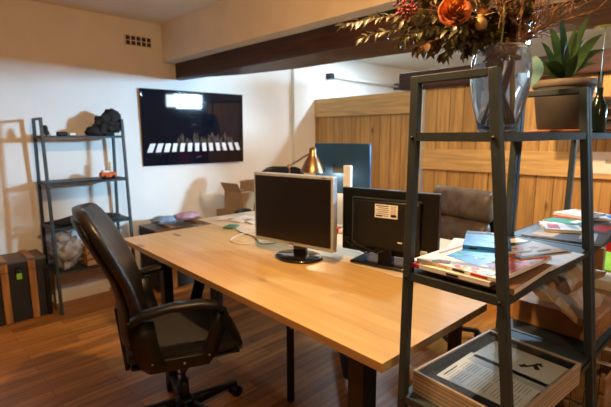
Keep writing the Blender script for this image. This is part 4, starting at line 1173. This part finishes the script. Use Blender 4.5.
# assumed ceiling spot over the near side of the desk; also builds added fill lamps
def unseen_ceiling_lamp(loc, label, power, radius=.045, col=WARM, target=None, cone=168, blend=.25, glow=.5):
    t = empty('unseen_ceiling_lamp', (loc[0], loc[1], ZC))
    MB(M_white).lathe([(0, 0), (.06, 0), (.06, -.012), (0, -.012)], n=24).build('rose', t)
    MB(M_bulb).blob((0, 0, -.055), (.03, .03, .04), 0, 1, 3).build('bulb', t)
    tag(t, label, 'lamp')
    light('POINT', 'bounce_fill', (loc[0], loc[1], ZC-.14), power*glow, col, shadow_soft_size=.05)  # added orange fill in place of light bounced onto ceiling and upper wall
    o = light('SPOT', 'lamp_light', (loc[0], loc[1], ZC-.13), power, SPOTC, shadow_soft_size=radius, spot_size=math.radians(cone), spot_blend=blend)
    if target: aim(o, target)
    return o
unseen_ceiling_lamp((.74, .95), 'assumed bare warm ceiling lamp above the maple desk', 74)  # unseen lamp, assumed from the chair's floor shadow and the lit desk
unseen_ceiling_lamp((2.85, .35), 'added unseen fill lamp warming the plank partition', 130, target=(3.9, 1.9, 1.3), cone=112, blend=.5, glow=.08)  # made-up lamp, put in to warm and brighten the planks
unseen_ceiling_lamp((.25, -.75), 'added unseen fill lamp lighting the nearest shelf', 44, glow=.03, target=(1.25, .35, .7), cone=62, blend=.6)  # front fill added behind the camera for posts, case and boxes
# assumed cool lamp hanging beside the beam, read from a glint; backlights the vase
CL = Vector((2.64, .97, 1.875))
t = empty('assumed_work_lamp', CL)
dirv = Vector((-.88, -.25, -.30)).normalized()
q_ = dirv.to_track_quat('-Z', 'Y').to_matrix().to_4x4()
MB(M_blackmetal).box((0, 0, .022), (.14, .08, .03), None, .005).xf(q_).build('housing', t)
MB(M_lampface).box((0, 0, .004), (.12, .06, .003)).xf(q_).build('diffuser', t)
MB(M_blackmetal).tube([(0, 0, .04), (0, 0, ZC-CL.z)], .006, 8).build('rod', t)
tag(t, 'assumed cool white work lamp hanging beside the timber beam', 'lamp')
o = light('AREA', 'assumed_work_light', CL+dirv*.008, 24, (.55, .78, 1.0), shape='RECTANGLE', size=.12, size_y=.06)
aim(o, CL+dirv)
o = light('AREA', 'assumed_window_light', ((WX0+WX1)/2, Y0+.01, (WZ0+WZ1)/2), 88, (.40, .72, 1.0), shape='RECTANGLE', size=WX1-WX0-.04, size_y=WZ1-WZ0-.04, spread=math.radians(68))  # cool light on the back wall, from the assumed window
aim(o, (2.0, YW, 1.4))
# added strip, hidden from view, to cool the far bay and back wall
t = empty('fill_strip', (4.35, 2.9, ZC-.03))
MB(M_white).box((0, 0, 0), (.12, 1.2, .05), None, .004).build('housing', t)
MB(M_lampface).box((0, 0, -.028), (.09, 1.15, .006)).build('diffuser', t)
tag(t, 'added cool fill strip on the ceiling behind the partition', 'lamp')
o = light('AREA', 'fill_strip_light', (4.35, 2.9, ZC-.07), 34, (.58, .80, 1.0), shape='RECTANGLE', size=.1, size_y=1.15)
# glow of the brass lamp
light('POINT', 'brass_lamp_light', (lm.location.x, lm.location.y, lm.location.z+hz-.01), 3.2, (1, .80, .52), shadow_soft_size=.03)

wd_ = bpy.data.worlds.new('World'); sc.world = wd_; wd_.use_nodes = True
wd_.node_tree.nodes['Background'].inputs[0].default_value = (.7, .8, 1, 1)
wd_.node_tree.nodes['Background'].inputs[1].default_value = .3

# ================================================================ CAMERA
cam = bpy.data.cameras.new('Camera'); co = bpy.data.objects.new('Camera', cam); COL.objects.link(co)
Mc = Matrix((_r, _u, -_fw)).transposed().to_4x4(); Mc.translation = CAM
co.matrix_world = Mc
cam.sensor_width = 36; cam.lens = FPX*36/611; cam.clip_start = .02
cam.dof.use_dof = True; cam.dof.focus_distance = 1.2; cam.dof.aperture_fstop = 4.8
sc.camera = co
sc.view_settings.view_transform = 'Standard'; sc.view_settings.look = 'None'
sc.view_settings.exposure = 0; sc.view_settings.gamma = 1
try: sc.view_settings.use_curve_mapping = False
except Exception: pass
sc.cycles.use_denoising = True
try: sc.cycles.denoiser = 'OPENIMAGEDENOISE'
except Exception: pass
try: sc.cycles.denoising_input_passes = 'RGB_ALBEDO_NORMAL'; sc.cycles.denoising_prefilter = 'ACCURATE'
except Exception: pass
sc.cycles.max_bounces = 12; sc.cycles.transparent_max_bounces = 16
sc.cycles.sample_clamp_indirect = 6
